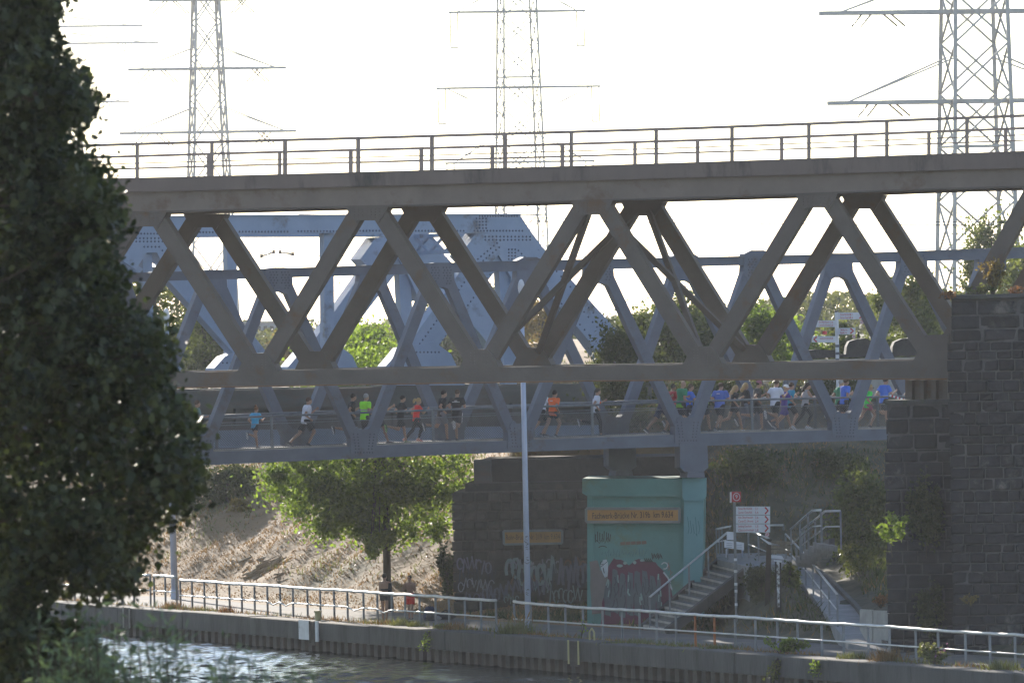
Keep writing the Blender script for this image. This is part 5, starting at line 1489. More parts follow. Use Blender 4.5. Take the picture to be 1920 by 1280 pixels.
# weeds on the pier top and in its joints
def at_plane(px, py, k, pl=BROWN): return pl.px(px, py, k)
def sprig(label, cx, cy, rxp, ryp, Y, n, leaf, m_, seed, cat="plant", name="plant", group="wild plants on the stonework and the quay", stems=8, base=None, m_stem=None):
    rs = np.random.default_rng(seed); s = F / Y
    global RNG
    RNG = rs
    b_ = base or at(cx, cy + ryp, Y)
    e = thing(name, label, cat, b_, group)
    q = MB(); cen = []; dirs = []
    for i in range(stems):
        tip = at(cx + rs.uniform(-1, 1) * rxp, cy - ryp * rs.uniform(.2, 1.0), Y + rs.uniform(-.3, .3))
        mid = b_.lerp(tip, .5) + Vector((rs.normal() * .05, rs.normal() * .05, .08))
        q.tube(b_, mid, 0.016, 0.012, 4).tube(mid, tip, 0.012, 0.005, 4)
        for k in range(n // stems):
            t = rs.uniform(.25, 1.0)
            p = (b_.lerp(mid, t * 2) if t < .5 else mid.lerp(tip, t * 2 - 1))
            cen.append((p.x + rs.normal() * .06, p.y + rs.normal() * .06, p.z + rs.normal() * .05))
    q.build("stem", m_stem or M['bark'], e)
    lnk("leaves", leaf_mesh("leaves", np.array(cen), rs.uniform(.7, 1.3, len(cen)) * leaf, 0.5), m_, e)
    return e
sprig("yellow green shrub growing on top of the black pier", 1862, 520, 26, 36, 260.4, 520, 0.13, L_['dry'], 301, stems=14)
sprig("reddish brown tuft hanging over the pier's top left corner", 1778, 566, 12, 16, 259.3, 170, 0.11, L_['rusty'], 302, stems=8, base=at(1790, 556, 259.4))
sprig("low grey weeds along the pier top coping", 1830, 545, 40, 12, 260.2, 420, 0.10, L_['weed'], 303, stems=14)
sprig("small brown weed right on the pier top", 1905, 548, 12, 10, 260.2, 130, 0.10, L_['rusty'], 304, stems=6)
sprig("yellow moss plant in the joints of the black pier", 1822, 1128, 14, 12, 259.2, 170, 0.10, L_['dry'], 305, stems=8, base=at(1820, 1136, 259.5))
sprig("rust brown dry tuft between the ramp wall and the pier", 1652, 1128, 14, 12, 263.5, 200, 0.11, L_['rusty'], 306, stems=9)
def quay_Y(px, n=0.6):
    d_ = ray(px, 1200); t = (B0 + BN * n - CAM).dot(BN) / d_.dot(BN)
    return (CAM + d_ * t).y
def bank_at(px, n, z): P = at(px, 1200, quay_Y(px, n)); return Vector((P.x, P.y, z))
# plants on the quay
sprig("young buddleja with pale purple tips on the quay", 1752, 1235, 34, 32, quay_Y(1752, 0.7), 620, 0.13, L_['weed'], 311, stems=14, name="buddleja", cat="plant", base=bank_at(1752, 0.7, 0.0))
sprig("purple flower heads of the buddleja leaning over the quay", 1752, 1222, 30, 18, quay_Y(1752, 0.7), 70, 0.09, L_['flower'], 318, stems=9, base=bank_at(1752, 0.7, 0.0), name="flower_spike", cat="flower")
sprig("bright green creeper spilling over the quay edge", 1478, 1212, 40, 16, quay_Y(1478, 0.5), 560, 0.15, L_['bright'], 312, stems=14, base=bank_at(1462, 0.5, 0.0))
sprig("creeper tail hanging down the quay wall", 1448, 1262, 14, -16, quay_Y(1448, -0.42), 260, 0.12, L_['mid'], 313, stems=8, base=bank_at(1458, -0.42, 0.0))
sprig("small hanging vine on the quay wall", 1527, 1255, 6, -15, quay_Y(1527, -0.42), 150, 0.10, L_['bright'], 314, stems=6, base=bank_at(1529, -0.42, 0.0))
sprig("thin vine hanging over the quay wall below the bags", 797, 1205, 10, -16, quay_Y(797, -0.42), 110, 0.11, L_['bright'], 315, stems=4, base=bank_at(806, -0.42, 0.0))
sprig("low leafy weed on the quay edge in front of the bags", 830, 1182, 24, 10, quay_Y(830, 0.6), 330, 0.11, L_['weed'], 316, stems=14, base=bank_at(830, 0.6, 0.0))
sprig("single bright leafy shoot beside the lamp post", 1092, 1166, 5, 5, quay_Y(1092, 0.9), 30, 0.11, L_['bright'], 317, stems=3, base=bank_at(1090, 0.9, 0.0))
def grass_clump(label, px, py, w, h, Y, n, m_, seed, plume=None):
    Y = quay_Y(px)
    rs = np.random.default_rng(seed); s = F / Y
    b_ = at(px, py, Y); b_.z = 0.0
    e = thing("grass_clump", label, "grass", b_, "grass clumps along the quay edge")
    global RNG
    RNG = rs
    bs = np.stack([b_.x + rs.normal(size=n) * w / s * .35, b_.y + rs.normal(size=n) * .25, np.full(n, b_.z - .05)], 1)
    tag(lnk("blades", blade_mesh("blades", bs, rs.uniform(.45, 1.0, n) * h / s, 0.035, 0.38), m_, e), kind="stuff")
    if plume:
        m2 = 26
        bs = np.stack([b_.x + rs.normal(size=m2) * w / s * .42, b_.y + rs.normal(size=m2) * .2, b_.z + rs.uniform(.45, .85, m2) * h / s * 1.25], 1)
        d = np.stack([rs.normal(size=m2) * .3, rs.normal(size=m2) * .2, np.ones(m2)], 1)
        tag(lnk("seed_heads", leaf_mesh("seed_heads", bs, 0.34, 0.16, dirs=d), L_['straw'], e), kind="stuff")
    return e
grass_clump("large feathery grass clump at the gap in the railing", 972, 1192, 50, 40, 286.0, 420, L_['weed'], 401, plume=True)
grass_clump("pale grass tuft left of the buddleja", 1662, 1238, 40, 36, 258.5, 320, L_['straw'], 402)
grass_clump("greenish grass tuft between creeper and pale grass", 1600, 1236, 44, 22, 260.5, 320, L_['weed'], 403)
grass_clump("brown grass tuft right of the dented railing", 852, 1180, 34, 24, 293.5, 240, L_['straw'], 404)
grass_clump("grey green tuft behind the railing in front of the woman", 752, 1172, 22, 24, 299.5, 200, L_['weed'], 405)
grass_clump("olive tuft behind the railing in front of the bather in red", 779, 1173, 20, 20, 298.0, 180, L_['weed'], 406)
grass_clump("brown tuft on the quay near the left lamp post", 322, 1142, 34, 22, 318.0, 220, L_['straw'], 407)
grass_clump("dry tuft on the quay left of the long railing's dents", 425, 1150, 20, 20, 312.5, 150, L_['rusty'], 408)
grass_clump("olive tuft near the orange railing posts", 1350, 1216, 60, 18, 268.5, 300, L_['weed'], 409)
grass_clump("tuft at the right end of the quay", 1880, 1268, 40, 30, 249.5, 300, L_['weed'], 410)
grass_clump("dark green tuft on the quay beside the yellow ladder", 1180, 1200, 60, 14, 275.5, 300, L_['weed'], 411)

# grass and weeds that nobody could count
def scatter(name, s0, s1, n0, n1, count, length, width, m_, seed, dens=None, lean=.45):
    rs = np.random.default_rng(seed)
    global RNG
    RNG = rs
    s = rs.uniform(s0, s1, count); n = rs.uniform(n0, n1, count)
    X = B0.x + BT.x * s + BN.x * n; Y = B0.y + BT.y * s + BN.y * n
    if dens is not None:
        k = dens(X, Y, s, n, rs); X, Y = X[k], Y[k]
    xl = 10.4 - (Y - 265.0) * 0.045
    ok = ~((X > xl - .15) & (X < xl + 1.65) & (Y > 258) & (Y < 297)) & ~((X > 7.2) & (X < 9.6) & (Y > 281) & (Y < 300))
    X, Y = X[ok], Y[ok]
    Z = terrain(X, Y) - 0.03
    L = rs.uniform(.5, 1.2, len(X)) * length
    return tag(link(name, blade_mesh(name, np.stack([X, Y, Z], 1), L, width, lean), m_), kind="stuff")
def patch(X, Y, f, o=0): return np.sin(X * f + o) * np.sin(Y * f * .8 + 1.3 * o) + .5 * np.sin(X * f * 2.3 + 2 + o) * np.sin(Y * f * 1.9 + o)
scatter("dry_grass", 14, 95, 6.0, 24, 80000, 0.13, 0.045, L_['straw'], 51, lambda X, Y, s, n, r: patch(X, Y, .45) + r.normal(size=len(X)) * .5 > -.25)
scatter("green_grass", 24, 110, 8.5, 30, 26000, 0.26, 0.05, L_['weed'], 52, lambda X, Y, s, n, r: (patch(X, Y, .3, 2) + r.normal(size=len(X)) * .4 > .1) & (n > 9 + 4 * np.sin(s * .1)))
scatter("slope_grass", -40, 22, 5.6, 26, 70000, 0.34, 0.06, L_['dark'], 53, lambda X, Y, s, n, r: patch(X, Y, .5, 4) + r.normal(size=len(X)) * .5 > .15)
scatter("slope_straw", -40, 22, 5.4, 26, 12000, 0.30, 0.05, L_['straw'], 55, lambda X, Y, s, n, r: patch(X, Y, .55, 7) + r.normal(size=len(X)) * .5 > .35)
scatter("quay_weeds", -40, 100, 0.05, 1.35, 9000, 0.20, 0.035, L_['straw'], 54, lambda X, Y, s, n, r: np.sin(s * .9) + np.sin(s * .37 + 1) + r.normal(size=len(X)) * .5 > .2)
scatter("quay_green_weeds", -40, 100, 0.05, 1.3, 6000, 0.22, 0.04, L_['weed'], 57, lambda X, Y, s, n, r: np.sin(s * .7 + 2) + np.sin(s * .29 + 4) + r.normal(size=len(X)) * .5 > .4)
# fallen leaves and clods give the bare slope its grain
rs = np.random.default_rng(77); RNG = rs
s = rs.uniform(12, 90, 16000); n = rs.uniform(5.5, 18, 16000)
X = B0.x + BT.x * s + BN.x * n; Y = B0.y + BT.y * s + BN.y * n
tag(link("leaf_litter", leaf_mesh("leaf_litter", np.stack([X, Y, terrain(X, Y) + .02], 1), rs.uniform(.05, .12, 16000), .6), L_['litter']), kind="stuff")
# pile of cut branches on the slope
bp_ = ground_hit(480, 1072)
br = thing("branch_pile", "pile of pale cut branches lying on the slope left of the maple", "branches", bp_)
rs = np.random.default_rng(9)
for i in range(46):
    g_ = ground_hit(rs.uniform(445, 520), rs.uniform(1050, 1092))
    a_ = rs.uniform(-.5, .6); l_ = rs.uniform(.4, 1.5)
    MB().tube(g_ + Vector((0, 0, .05)), g_ + Vector((math.cos(a_) * l_, math.sin(a_) * l_ * .6, .1 + rs.uniform(0, .3) + .25 * l_ * max(0, a_))), 0.035, 0.018, 5).build("branch", M['drybranch'], br)
# far woods beyond the bridges
def far_wood(name, x0, x1, Y, tops, zb, n, leaf, m_, seed):
    rs = np.random.default_rng(seed)
    global RNG
    RNG = rs
    nx = int((x1 - x0) / 14)
    C = []
    for i in range(nx):
        x = x0 + (x1 - x0) * (i + .5) / nx + rs.uniform(-8, 8); top = np.interp(x, [t[0] for t in tops], [t[1] for t in tops])
        yy = Y + rs.uniform(-25, 25)
        p = at(x, top + rs.uniform(-6, 10), yy); C.append((p.x, yy, p.z, rs.uniform(1.2, 2.6)))
    C = np.array(C); k = rs.integers(0, len(C), n)
    h = rs.random(n) ** .7
    P = np.stack([C[k, 0] + rs.normal(size=n) * C[k, 3] * .5, C[k, 1] + rs.normal(size=n) * C[k, 3] * .6, zb + (C[k, 2] - zb) * h], 1)
    return tag(link(name, leaf_mesh(name, P, rs.uniform(.25, .6, n) * leaf, .7), m_), kind="stuff")
far_wood("far_wood", -300, 1200, 690, [(-300, 600), (200, 604), (430, 618), (560, 626), (640, 622), (760, 606), (900, 606), (1000, 612), (1200, 600)], 5.0, 26000, 1.0, L_['far'], 61)
far_wood("wooded_hill", 1250, 2300, 620, [(1250, 590), (1440, 566), (1500, 552), (1560, 546), (1640, 552), (1720, 540), (1800, 545), (2300, 530)], 6.0, 26000, 0.9, L_['far'], 62)
far_wood("distant_wood", -600, 2400, 1300, [(-600, 592), (500, 606), (1200, 590), (2400, 570)], 5.0, 16000, 2.2, L_['far'], 63)

# ================================================================== foreground tree and willow
def in_poly(px, py, poly):
    x, y = np.asarray(px), np.asarray(py); c = np.zeros(len(x), bool); n = len(poly); j = n - 1
    for i in range(n):
        xi, yi = poly[i]; xj, yj = poly[j]
        k = ((yi > y) != (yj > y)) & (x < (xj - xi) * (y - yi) / (yj - yi + 1e-9) + xi); c ^= k; j = i
    return c
FGY = 75.0
edge = [(-20, 112), (20, 94), (50, 86), (75, 86), (100, 104), (125, 126), (150, 134), (180, 156), (205, 162), (235, 160), (255, 112), (270, 98), (290, 126), (310, 176), (330, 182), (345, 198), (370, 212), (400, 214), (440, 198), (480, 192), (520, 212), (548, 214), (575, 205), (600, 280), (625, 300), (655, 310), (690, 310), (715, 286), (740, 308), (765, 336), (790, 356), (820, 356), (860, 362), (895, 370), (920, 348), (945, 326), (970, 300), (1000, 276), (1030, 246), (1060, 238), (1085, 252), (1100, 230), (1110, 70), (1130, 66), (1150, 90), (1180, 150), (1220, 190), (1300, 215)]
fg = thing("foreground_tree", "large dark tree in the left foreground, out of focus", "tree", (-8.6, FGY + 1.5, gz(-8.6, FGY + 1.5)))
rs = np.random.default_rng(5); RNG = rs
ey = np.array([e_[0] for e_ in edge]); ex = np.array([e_[1] for e_ in edge])
# twig centres in the visible part
nt_ = 3000
ty_ = rs.uniform(-60, 1330, nt_); xl = np.interp(ty_, ey, ex)
tx_ = -60 + (xl + 60) * rs.random(nt_) ** .85
nz_ = np.sin(ty_ * .11) + .8 * np.sin(ty_ * .053 + 2) + .6 * np.sin(ty_ * .23 + 1)
inside = tx_ < xl - 8 - 20 * np.maximum(0, nz_ + rs.normal(size=len(ty_)) * .3)
tx_, ty_ = tx_[inside], ty_[inside]; nt_ = len(tx_)
bough = np.sin(tx_ * .052 + 1.3 * np.sin(ty_ * .021)) * np.sin(ty_ * .043 + .9 * np.sin(tx_ * .03 + 1)) + .5 * np.sin(tx_ * .11 + ty_ * .07)
dep = FGY - 1.1 * bough + rs.normal(size=nt_) * .35
keep_t = rs.random(nt_) < np.clip(.62 + .5 * bough, .12, 1)
back = ~keep_t; dep = np.where(back, FGY + 1.6 + rs.random(nt_) * 1.2, dep)
tw = np.array([at(tx_[i], ty_[i], dep[i])[:] for i in range(nt_)])
# twigs that make the ragged outline
ne = 420
e_y = rs.uniform(-40, 1120, ne); e_x = np.interp(e_y, ey, ex) - rs.uniform(0, 20, ne)
twe = np.array([at(e_x[i], e_y[i], FGY + rs.normal() * .6)[:] for i in range(ne)])
# the rest of the crown, outside the frame
nr_ = 2600
d = rs.normal(size=(nr_, 3)); d /= np.linalg.norm(d, axis=1)[:, None]
rest = np.array([-8.4, FGY + 1.5, 11.5]) + d * (rs.random(nr_) ** .4)[:, None] * np.array([4.9, 4.6, 7.6])
spr = []
for i in range(80):
    y_ = rs.uniform(-20, 1110); x_ = np.interp(y_, ey, ex) - 22; L_s = rs.uniform(12, 48); an = rs.uniform(-.5, .9); dd = FGY + rs.normal() * .7
    for t in np.arange(0, L_s, 5.0):
        spr.append(at(x_ + t * math.cos(an), y_ + t * math.sin(an) + t * t * .006, dd)[:])
spr = np.array(spr)
twe = np.concatenate([twe, spr[rs.random(len(spr)) < .8]])
sc_ = FGY / F
keep = rest[:, 0] < -60 * 0 + (-4.9)
rest = rest[keep]
allt = np.concatenate([tw, rest, twe])
per = 17
cen = np.repeat(allt, per, 0) + rs.normal(size=(len(allt) * per, 3)) * np.array([.085, .1, .085])
small = np.repeat(np.concatenate([np.full(len(tw) + len(rest), 1.0), np.full(len(twe), .9)]), per)
drop = (np.repeat(np.arange(len(allt)) >= len(tw) + len(rest), per)) & (rs.random(len(cen)) > .36)
cen = cen[~drop]; small = small[~drop]
lnk("crown", leaf_mesh("crown", cen, rs.uniform(.045, .105, len(cen)) * small, .82, hexa=True), L_['fg'], fg)
q = MB()
base = Vector(fg.location)
q.tube(base - Vector((0, 0, .4)), Vector((-8.3, FGY + 1.4, 6.0)), .42, .30, 12).tube(Vector((-8.3, FGY + 1.4, 6.0)), Vector((-8.4, FGY + 1.5, 16)), .30, .10, 10)
q.build("trunk", M['bark'], fg, smooth=True)
q = MB()
for i in rs.choice(len(twe), 70, replace=False):
    en = Vector(twe[i]); st_ = Vector((-6.2 - rs.random() * 1.5, FGY + rs.normal() * .6, en.z - rs.uniform(.2, 1.6)))
    k = st_.lerp(en, .6) + Vector((0, 0, rs.uniform(.05, .3))); q.tube(st_, k, .03, .016, 5).tube(k, en, .016, .006, 4)
for i in range(16):
    en = Vector((-5.0 + rs.random() * 1.2, FGY + rs.normal() * .7, rs.uniform(5, 15))); q.tube(Vector((-8.35, FGY + 1.4, en.z - 1.5)), en, .1, .05, 6)
q.build("branches", M['bark'], fg)
# willow shrubs on the near slope
def willow(label, spots, base, seed, Y):
    e = thing("willow_shrub", label, "shrub", base, "willow shrubs on the near slope")
    rs = np.random.default_rng(seed)
    global RNG
    RNG = rs
    q = MB(); cen = []; dirs = []
    for (px, py) in spots:
        tip = at(px, py, Y + rs.uniform(-1.2, 1.2)); b_ = Vector(base) + Vector((rs.normal() * .4, rs.normal() * .4, 0))
        prev = b_; n = 14
        for i in range(1, n + 1):
            t = i / n
            p = b_.lerp(tip, t) + Vector((math.sin(t * 3.1) * .25 * (rs.random() - .3), 0, .25 * math.sin(t * 3.1)))
            q.tube(prev, p, .03 * (1 - t) + .006, .03 * (1 - t - 1 / n * .9) + .006, 4)
            if t > .35:
                k_ = int(16 * t)
                for _ in range(k_):
                    c = prev.lerp(p, rs.random())
                    dv = np.array([rs.normal(), rs.normal(), .25 + rs.normal() * .5]); dv /= np.linalg.norm(dv)
                    off = rs.uniform(.03, .16)
                    cen.append((c.x + dv[0] * off, c.y + dv[1] * off, c.z + dv[2] * off)); dirs.append(dv)
            prev = p
    q.build("stem", M['bark'], e)
    lnk("leaves", leaf_mesh("leaves", np.array(cen), rs.uniform(.07, .13, len(cen)), .22, dirs=np.array(dirs), hexa=False), L_['willow'], e)
rs2 = np.random.default_rng(3)
WY = 66.0
sp1 = [(rs2.uniform(200, 350), rs2.uniform(1165, 1290)) for _ in range(26)] + [(300, 1150), (330, 1165), (285, 1140), (312, 1172), (245, 1160), (345, 1195)]
sp0 = [(rs2.uniform(60, 230), rs2.uniform(1130, 1300)) for _ in range(46)]
sp2 = [(rs2.uniform(400, 470), rs2.uniform(1210, 1290)) for _ in range(15)] + [(432, 1188), (405, 1240), (442, 1204)]
sp3 = [(rs2.uniform(480, 640), rs2.uniform(1250, 1300)) for _ in range(14)] + [(545, 1244), (488, 1238), (612, 1262), (510, 1255)]
def wb(px): P = at(px, 1290, WY); return (P.x, P.y, gz(P.x, P.y))
willow("dense grey green willow shrub under the foreground tree", sp0, wb(150), 71, WY + 1)
willow("willow shrub in front of the water at the lower left", sp1, wb(285), 72, WY)
willow("slender willow shoots against the bright water", sp2, wb(440), 73, WY - 1)
willow("willow shoot tips at the bottom edge below the white plates", sp3, wb(560), 74, WY - 2)
# ================================================================== people
def skinmat(k):
    c = {'a': (0.40, 0.235, 0.165), 'b': (0.33, 0.185, 0.125), 'c': (0.25, 0.135, 0.09)}[k]
    return flat('skin_' + k, c, 0.55)
def elloop(c, rx, ry, X, Y, n=14):
    c = Vector(c)
    return [c + X * (rx * math.cos(2 * math.pi * i / n)) + Y * (ry * math.sin(2 * math.pi * i / n)) for i in range(n)]
VX, VY, VZ = Vector((1, 0, 0)), Vector((0, 1, 0)), Vector((0, 0, 1))
def limb(q, pts, rad, n=10):
    """tapered limb through joints, rounded at joints"""
    for i in range(len(pts) - 1): q.tube(pts[i], pts[i + 1], rad[i], rad[i + 1], n)
    for p, r in zip(pts, rad): q.ell(p, (r, r, r), None, n, 6)
def remeshed(name, q, voxel, smooth=6):
    me = q.mesh(name)
    o = bpy.data.objects.new(name, me); col.objects.link(o)
    md = o.modifiers.new("r", 'REMESH'); md.mode = 'VOXEL'; md.voxel_size = voxel
    sm = o.modifiers.new("s", 'SMOOTH'); sm.iterations = smooth; sm.factor = 0.5
    bpy.context.view_layer.update()
    out = bpy.data.meshes.new_from_object(o.evaluated_get(bpy.context.evaluated_depsgraph_get()))
    bpy.data.objects.remove(o); bpy.data.meshes.remove(me)
    out.name = name
    out.polygons.foreach_set("use_smooth", [True] * len(out.polygons))
    return out
POSES = {   # thigh (forward +), knee bend, for left and right leg; upper arm swing and elbow for left and right; trunk lean; height off the ground
    'kick':   dict(L=(22, 14), Rr=(-14, 92), aL=(-38, 88), aR=(24, 95), lean=7, up=0.03),
    'kick2':  dict(L=(-16, 84), Rr=(20, 18), aL=(26, 95), aR=(-42, 90), lean=7, up=0.02),
    'drive':  dict(L=(40, 62), Rr=(-24, 18), aL=(-30, 92), aR=(30, 100), lean=9, up=0.0),
    'drive2': dict(L=(-26, 22), Rr=(38, 66), aL=(32, 98), aR=(-34, 88), lean=9, up=0.0),
    'stance': dict(L=(4, 14), Rr=(8, 86), aL=(-14, 86), aR=(10, 92), lean=6, up=0.0),
    'stance2': dict(L=(12, 80), Rr=(2, 16), aL=(14, 92), aR=(-18, 86), lean=6, up=0.0),
    'land':   dict(L=(26, 10), Rr=(-24, 48), aL=(-34, 84), aR=(26, 94), lean=6, up=0.0),
    'land2':  dict(L=(-24, 50), Rr=(25, 12), aL=(28, 94), aR=(-36, 84), lean=6, up=0.0),
    'stand':  dict(L=(3, 3), Rr=(-3, 2), aL=(4, 12), aR=(2, 14), lean=1, up=0.0),
    'armsup': dict(L=(4, 4), Rr=(-4, 2), aL=(14, 128), aR=(18, 132), lean=1, up=0.0),
}
FING = None
def person(label, P, rz, H, pose, shirt, shorts, hair, skin='a', hairstyle='short', bottoms='shorts', shoe=(0.05, 0.05, 0.06), sole=(0.6, 0.6, 0.62), sex='m', extra=(), build=1.0, sleeve=True, group="runners on the footbridge", top=True, tank=False):
    e = thing("person", label, "person", P, group, rz)
    k = H / 1.75
    po = POSES[pose]
    ln = R(po['lean'])
    spine = Vector((math.sin(ln), 0, math.cos(ln)))
    SX = Vector((math.cos(ln), 0, -math.sin(ln)))
    w = (0.92 if sex == 'f' else 1.0) * build
    hipw = 0.088 * k * (1.04 if sex == 'f' else 1.0)
    Lt, Ls = 0.43 * k, 0.42 * k
    legs = {}
    low = 9
    for side, sg in (('L', 1), ('Rr', -1)):
        th, kn = po[side]
        hip = Vector((0, sg * hipw, 0))
        a = R(th); knee = hip + Vector((math.sin(a), -sg * .02, -math.cos(a))) * Lt
        b_ = R(th - kn); ank = knee + Vector((math.sin(b_), -sg * .01, -math.cos(b_))) * Ls
        pitch = b_ * 0.75 if abs(th - kn) > 25 else b_ * .3
        fd = Vector((math.cos(pitch), 0, math.sin(pitch))); fu = Vector((-math.sin(pitch), 0, math.cos(pitch)))
        legs[side] = (hip, knee, ank, fd, fu)
        for t_ in (-0.07, 0.19): low = min(low, (ank + fd * t_ * k - fu * .085 * k).z)
    hz = -low + po['up']
    O = Vector((0, 0, hz))
    q = MB()
    # trunk: pelvis to shoulders
    def tp(h, f=0): return O + spine * (h * k) + SX * f * k
    prof = [(-0.06, .085, .115), (0.0, .108, .152), (0.08, .10, .145), (0.18, .092, .128 if sex == 'm' else .118), (0.30, .108, .152), (0.40, .112, .172), (0.47, .09, .17), (0.505, .06, .10)]
    q.loft([elloop(tp(h), rx * k * w, ry * k * w, SX, VY) for h, rx, ry in prof])
    hc = tp(0.655, 0.03)
    q.tube(tp(0.47), tp(0.60, .015), .060 * k, .052 * k, 10)
    HX = SX if pose not in ('armsup',) else VX
    q.ell(hc, (.094 * k, .074 * k, .112 * k), (SX, VY, spine), 14, 10)
    q.ell(hc + SX * .055 * k - spine * .055 * k, (.045 * k, .05 * k, .05 * k), (SX, VY, spine))      # jaw
    q.ell(hc + SX * .098 * k - spine * .012 * k, (.016 * k, .013 * k, .022 * k), (SX, VY, spine), 8, 6)  # nose
    q.ell(hc + SX * .088 * k - spine * .052 * k, (.012 * k, .024 * k, .009 * k), (SX, VY, spine), 8, 6)  # mouth
    for sg in (1, -1): q.ell(hc + VY * sg * .075 * k - spine * .01 * k, (.018 * k, .010 * k, .03 * k), (SX, VY, spine), 8, 6)
    arms = {}
    shw = 0.178 * k * w
    for side, sg in (('aL', 1), ('aR', -1)):
        sw, el = po[side]
        sh = tp(0.445) + VY * sg * shw
        a = R(sw); out = .16 if pose not in ('stand',) else .08
        ud = Vector((math.sin(a), sg * out, -math.cos(a))).normalized()
        elb = sh + ud * .285 * k
        b_ = R(sw + el); fdv = Vector((math.sin(b_), -sg * (.22 if el > 60 else -.02), -math.cos(b_))).normalized()
        wr = elb + fdv * .25 * k
        arms[side] = (sh, elb, wr, fdv, sg)
        limb(q, [sh, sh.lerp(elb, .45), elb, elb.lerp(wr, .35), wr], [.056 * k * w, .047 * k, .039 * k, .038 * k, .027 * k])
        q.ell(wr + fdv * .045 * k, (.048 * k, .020 * k, .038 * k), (fdv, VY, fdv.cross(VY).normalized()), 8, 6)
    for side in ('L', 'Rr'):
        hip, knee, ank, fd, fu = legs[side]
        hip, knee, ank = hip + O, knee + O, ank + O
        cb = knee.lerp(ank, .3) - fd * .012 * k
        limb(q, [hip, hip.lerp(knee, .5), knee, cb, ank], [.088 * k * w, .074 * k * w, .056 * k, .055 * k, .036 * k])
        q.ell(ank + fd * .06 * k - fu * .045 * k, (.115 * k, .040 * k, .036 * k), (fd, VY, fu), 10, 6)
    me = remeshed("body", q, 0.016 * k)
    # five fingers on each hand, curled around a loose fist, rooted in the palm
    bm = bmesh.new(); bm.from_mesh(me)
    fq = MB()
    for side in ('aL', 'aR'):
        sh, elb, wr, fdv, sg = arms[side]
        up_ = VY.cross(fdv).normalized()
        for i, fl in enumerate((.062, .072, .068, .052)):
            root = wr + fdv * .078 * k + up_ * (.026 - i * .0175) * k
            m1 = root + (fdv * .6 - VY * sg * .55) * fl * .6 * k
            m2 = m1 + (-fdv * .35 - VY * sg * .6) * fl * .5 * k
            fq.tube(root, m1, .0095 * k, .0088 * k, 6).tube(m1, m2, .0088 * k, .0075 * k, 6)
        r0 = wr + fdv * .03 * k + up_ * .03 * k
        m1 = r0 + (fdv * .7 + up_ * .5 - VY * sg * .3) * .035 * k
        fq.tube(r0, m1, .012 * k, .0105 * k, 6).tube(m1, m1 + (fdv * .8 - VY * sg * .6) * .028 * k, .0105 * k, .009 * k, 6)
    t = bpy.data.meshes.new("t"); t.from_pydata([tuple(v) for v in fq.v], [], fq.f); bm.from_mesh(t); bpy.data.meshes.remove(t)
    bm.to_mesh(me); bm.free()
    link("body", me, skinmat(skin), e, True)
    # eyes
    for sg in (1, -1):
        MB().ell(hc + SX * .083 * k + VY * sg * .031 * k + spine * .012 * k, (.011 * k, .014 * k, .009 * k), (SX, VY, spine), 8, 6).build("eye", M['black'], e, local=True)
    # shirt
    if top:
        q = MB(); g = 1.13
        pr = [(-0.10, .125, .172), (-0.02, .128, .172), (0.08, .122, .165), (0.18, .115, .155 if sex == 'm' else .142), (0.30, .127, .172), (0.40, .128, .188), (0.47, .102, .178), (0.515, .064, .085)]
        if sex == 'f': pr[4] = (0.30, .138, .162)
        q.loft([elloop(tp(h), rx * k * w, ry * k * w, SX, VY, 16) for h, rx, ry in pr])
        for side in ('aL', 'aR'):
            sh, elb, wr, fdv, sg = arms[side]
            if tank: q.ell(sh - VY * sg * .03 * k, (.06 * k, .05 * k, .06 * k))
            elif sleeve == 'long': limb(q, [sh, elb, wr.lerp(elb, .1)], [.074 * k, .056 * k, .042 * k])
            else:
                q.ell(sh, (.073 * k * w, .073 * k * w, .073 * k * w), None, 10, 6)
                q.tube(sh, sh.lerp(elb, .62), .072 * k * w, .075 * k, 12)
        link("shirt", remeshed("shirt", q, 0.018 * k, 4), shirt, e, True)
    # shorts or leggings
    q = MB()
    q.loft([elloop(tp(h), rx * k * w, ry * k * w, SX, VY, 16) for h, rx, ry in [(-0.12, .11, .15), (-0.03, .122, .168), (0.06, .118, .16), (0.10, .108, .15)]])
    for side in ('L', 'Rr'):
        hip, knee, ank, fd, fu = legs[side]
        hip, knee, ank = hip + O, knee + O, ank + O
        if bottoms == 'shorts':
            q.ell(hip, (.105 * k * w,) * 3, None, 10, 6); q.tube(hip, hip.lerp(knee, .78), .102 * k * w, .104 * k * w, 12)
        elif bottoms == 'short_shorts':
            q.ell(hip, (.10 * k * w,) * 3, None, 10, 6); q.tube(hip, hip.lerp(knee, .42), .098 * k * w, .097 * k * w, 12)
        else:
            f_ = 1.0 if bottoms == 'leggings' else 1.28
            cb = knee.lerp(ank, .3) - fd * .012 * k
            limb(q, [hip, hip.lerp(knee, .5), knee, cb, ank.lerp(knee, .12)], [.095 * k * w, .081 * k * w * f_, .063 * k * f_, .062 * k * f_, .044 * k * f_])
    link("trousers" if bottoms in ('leggings', 'trousers') else "shorts", remeshed("shorts", q, 0.018 * k, 4), shorts, e, True)
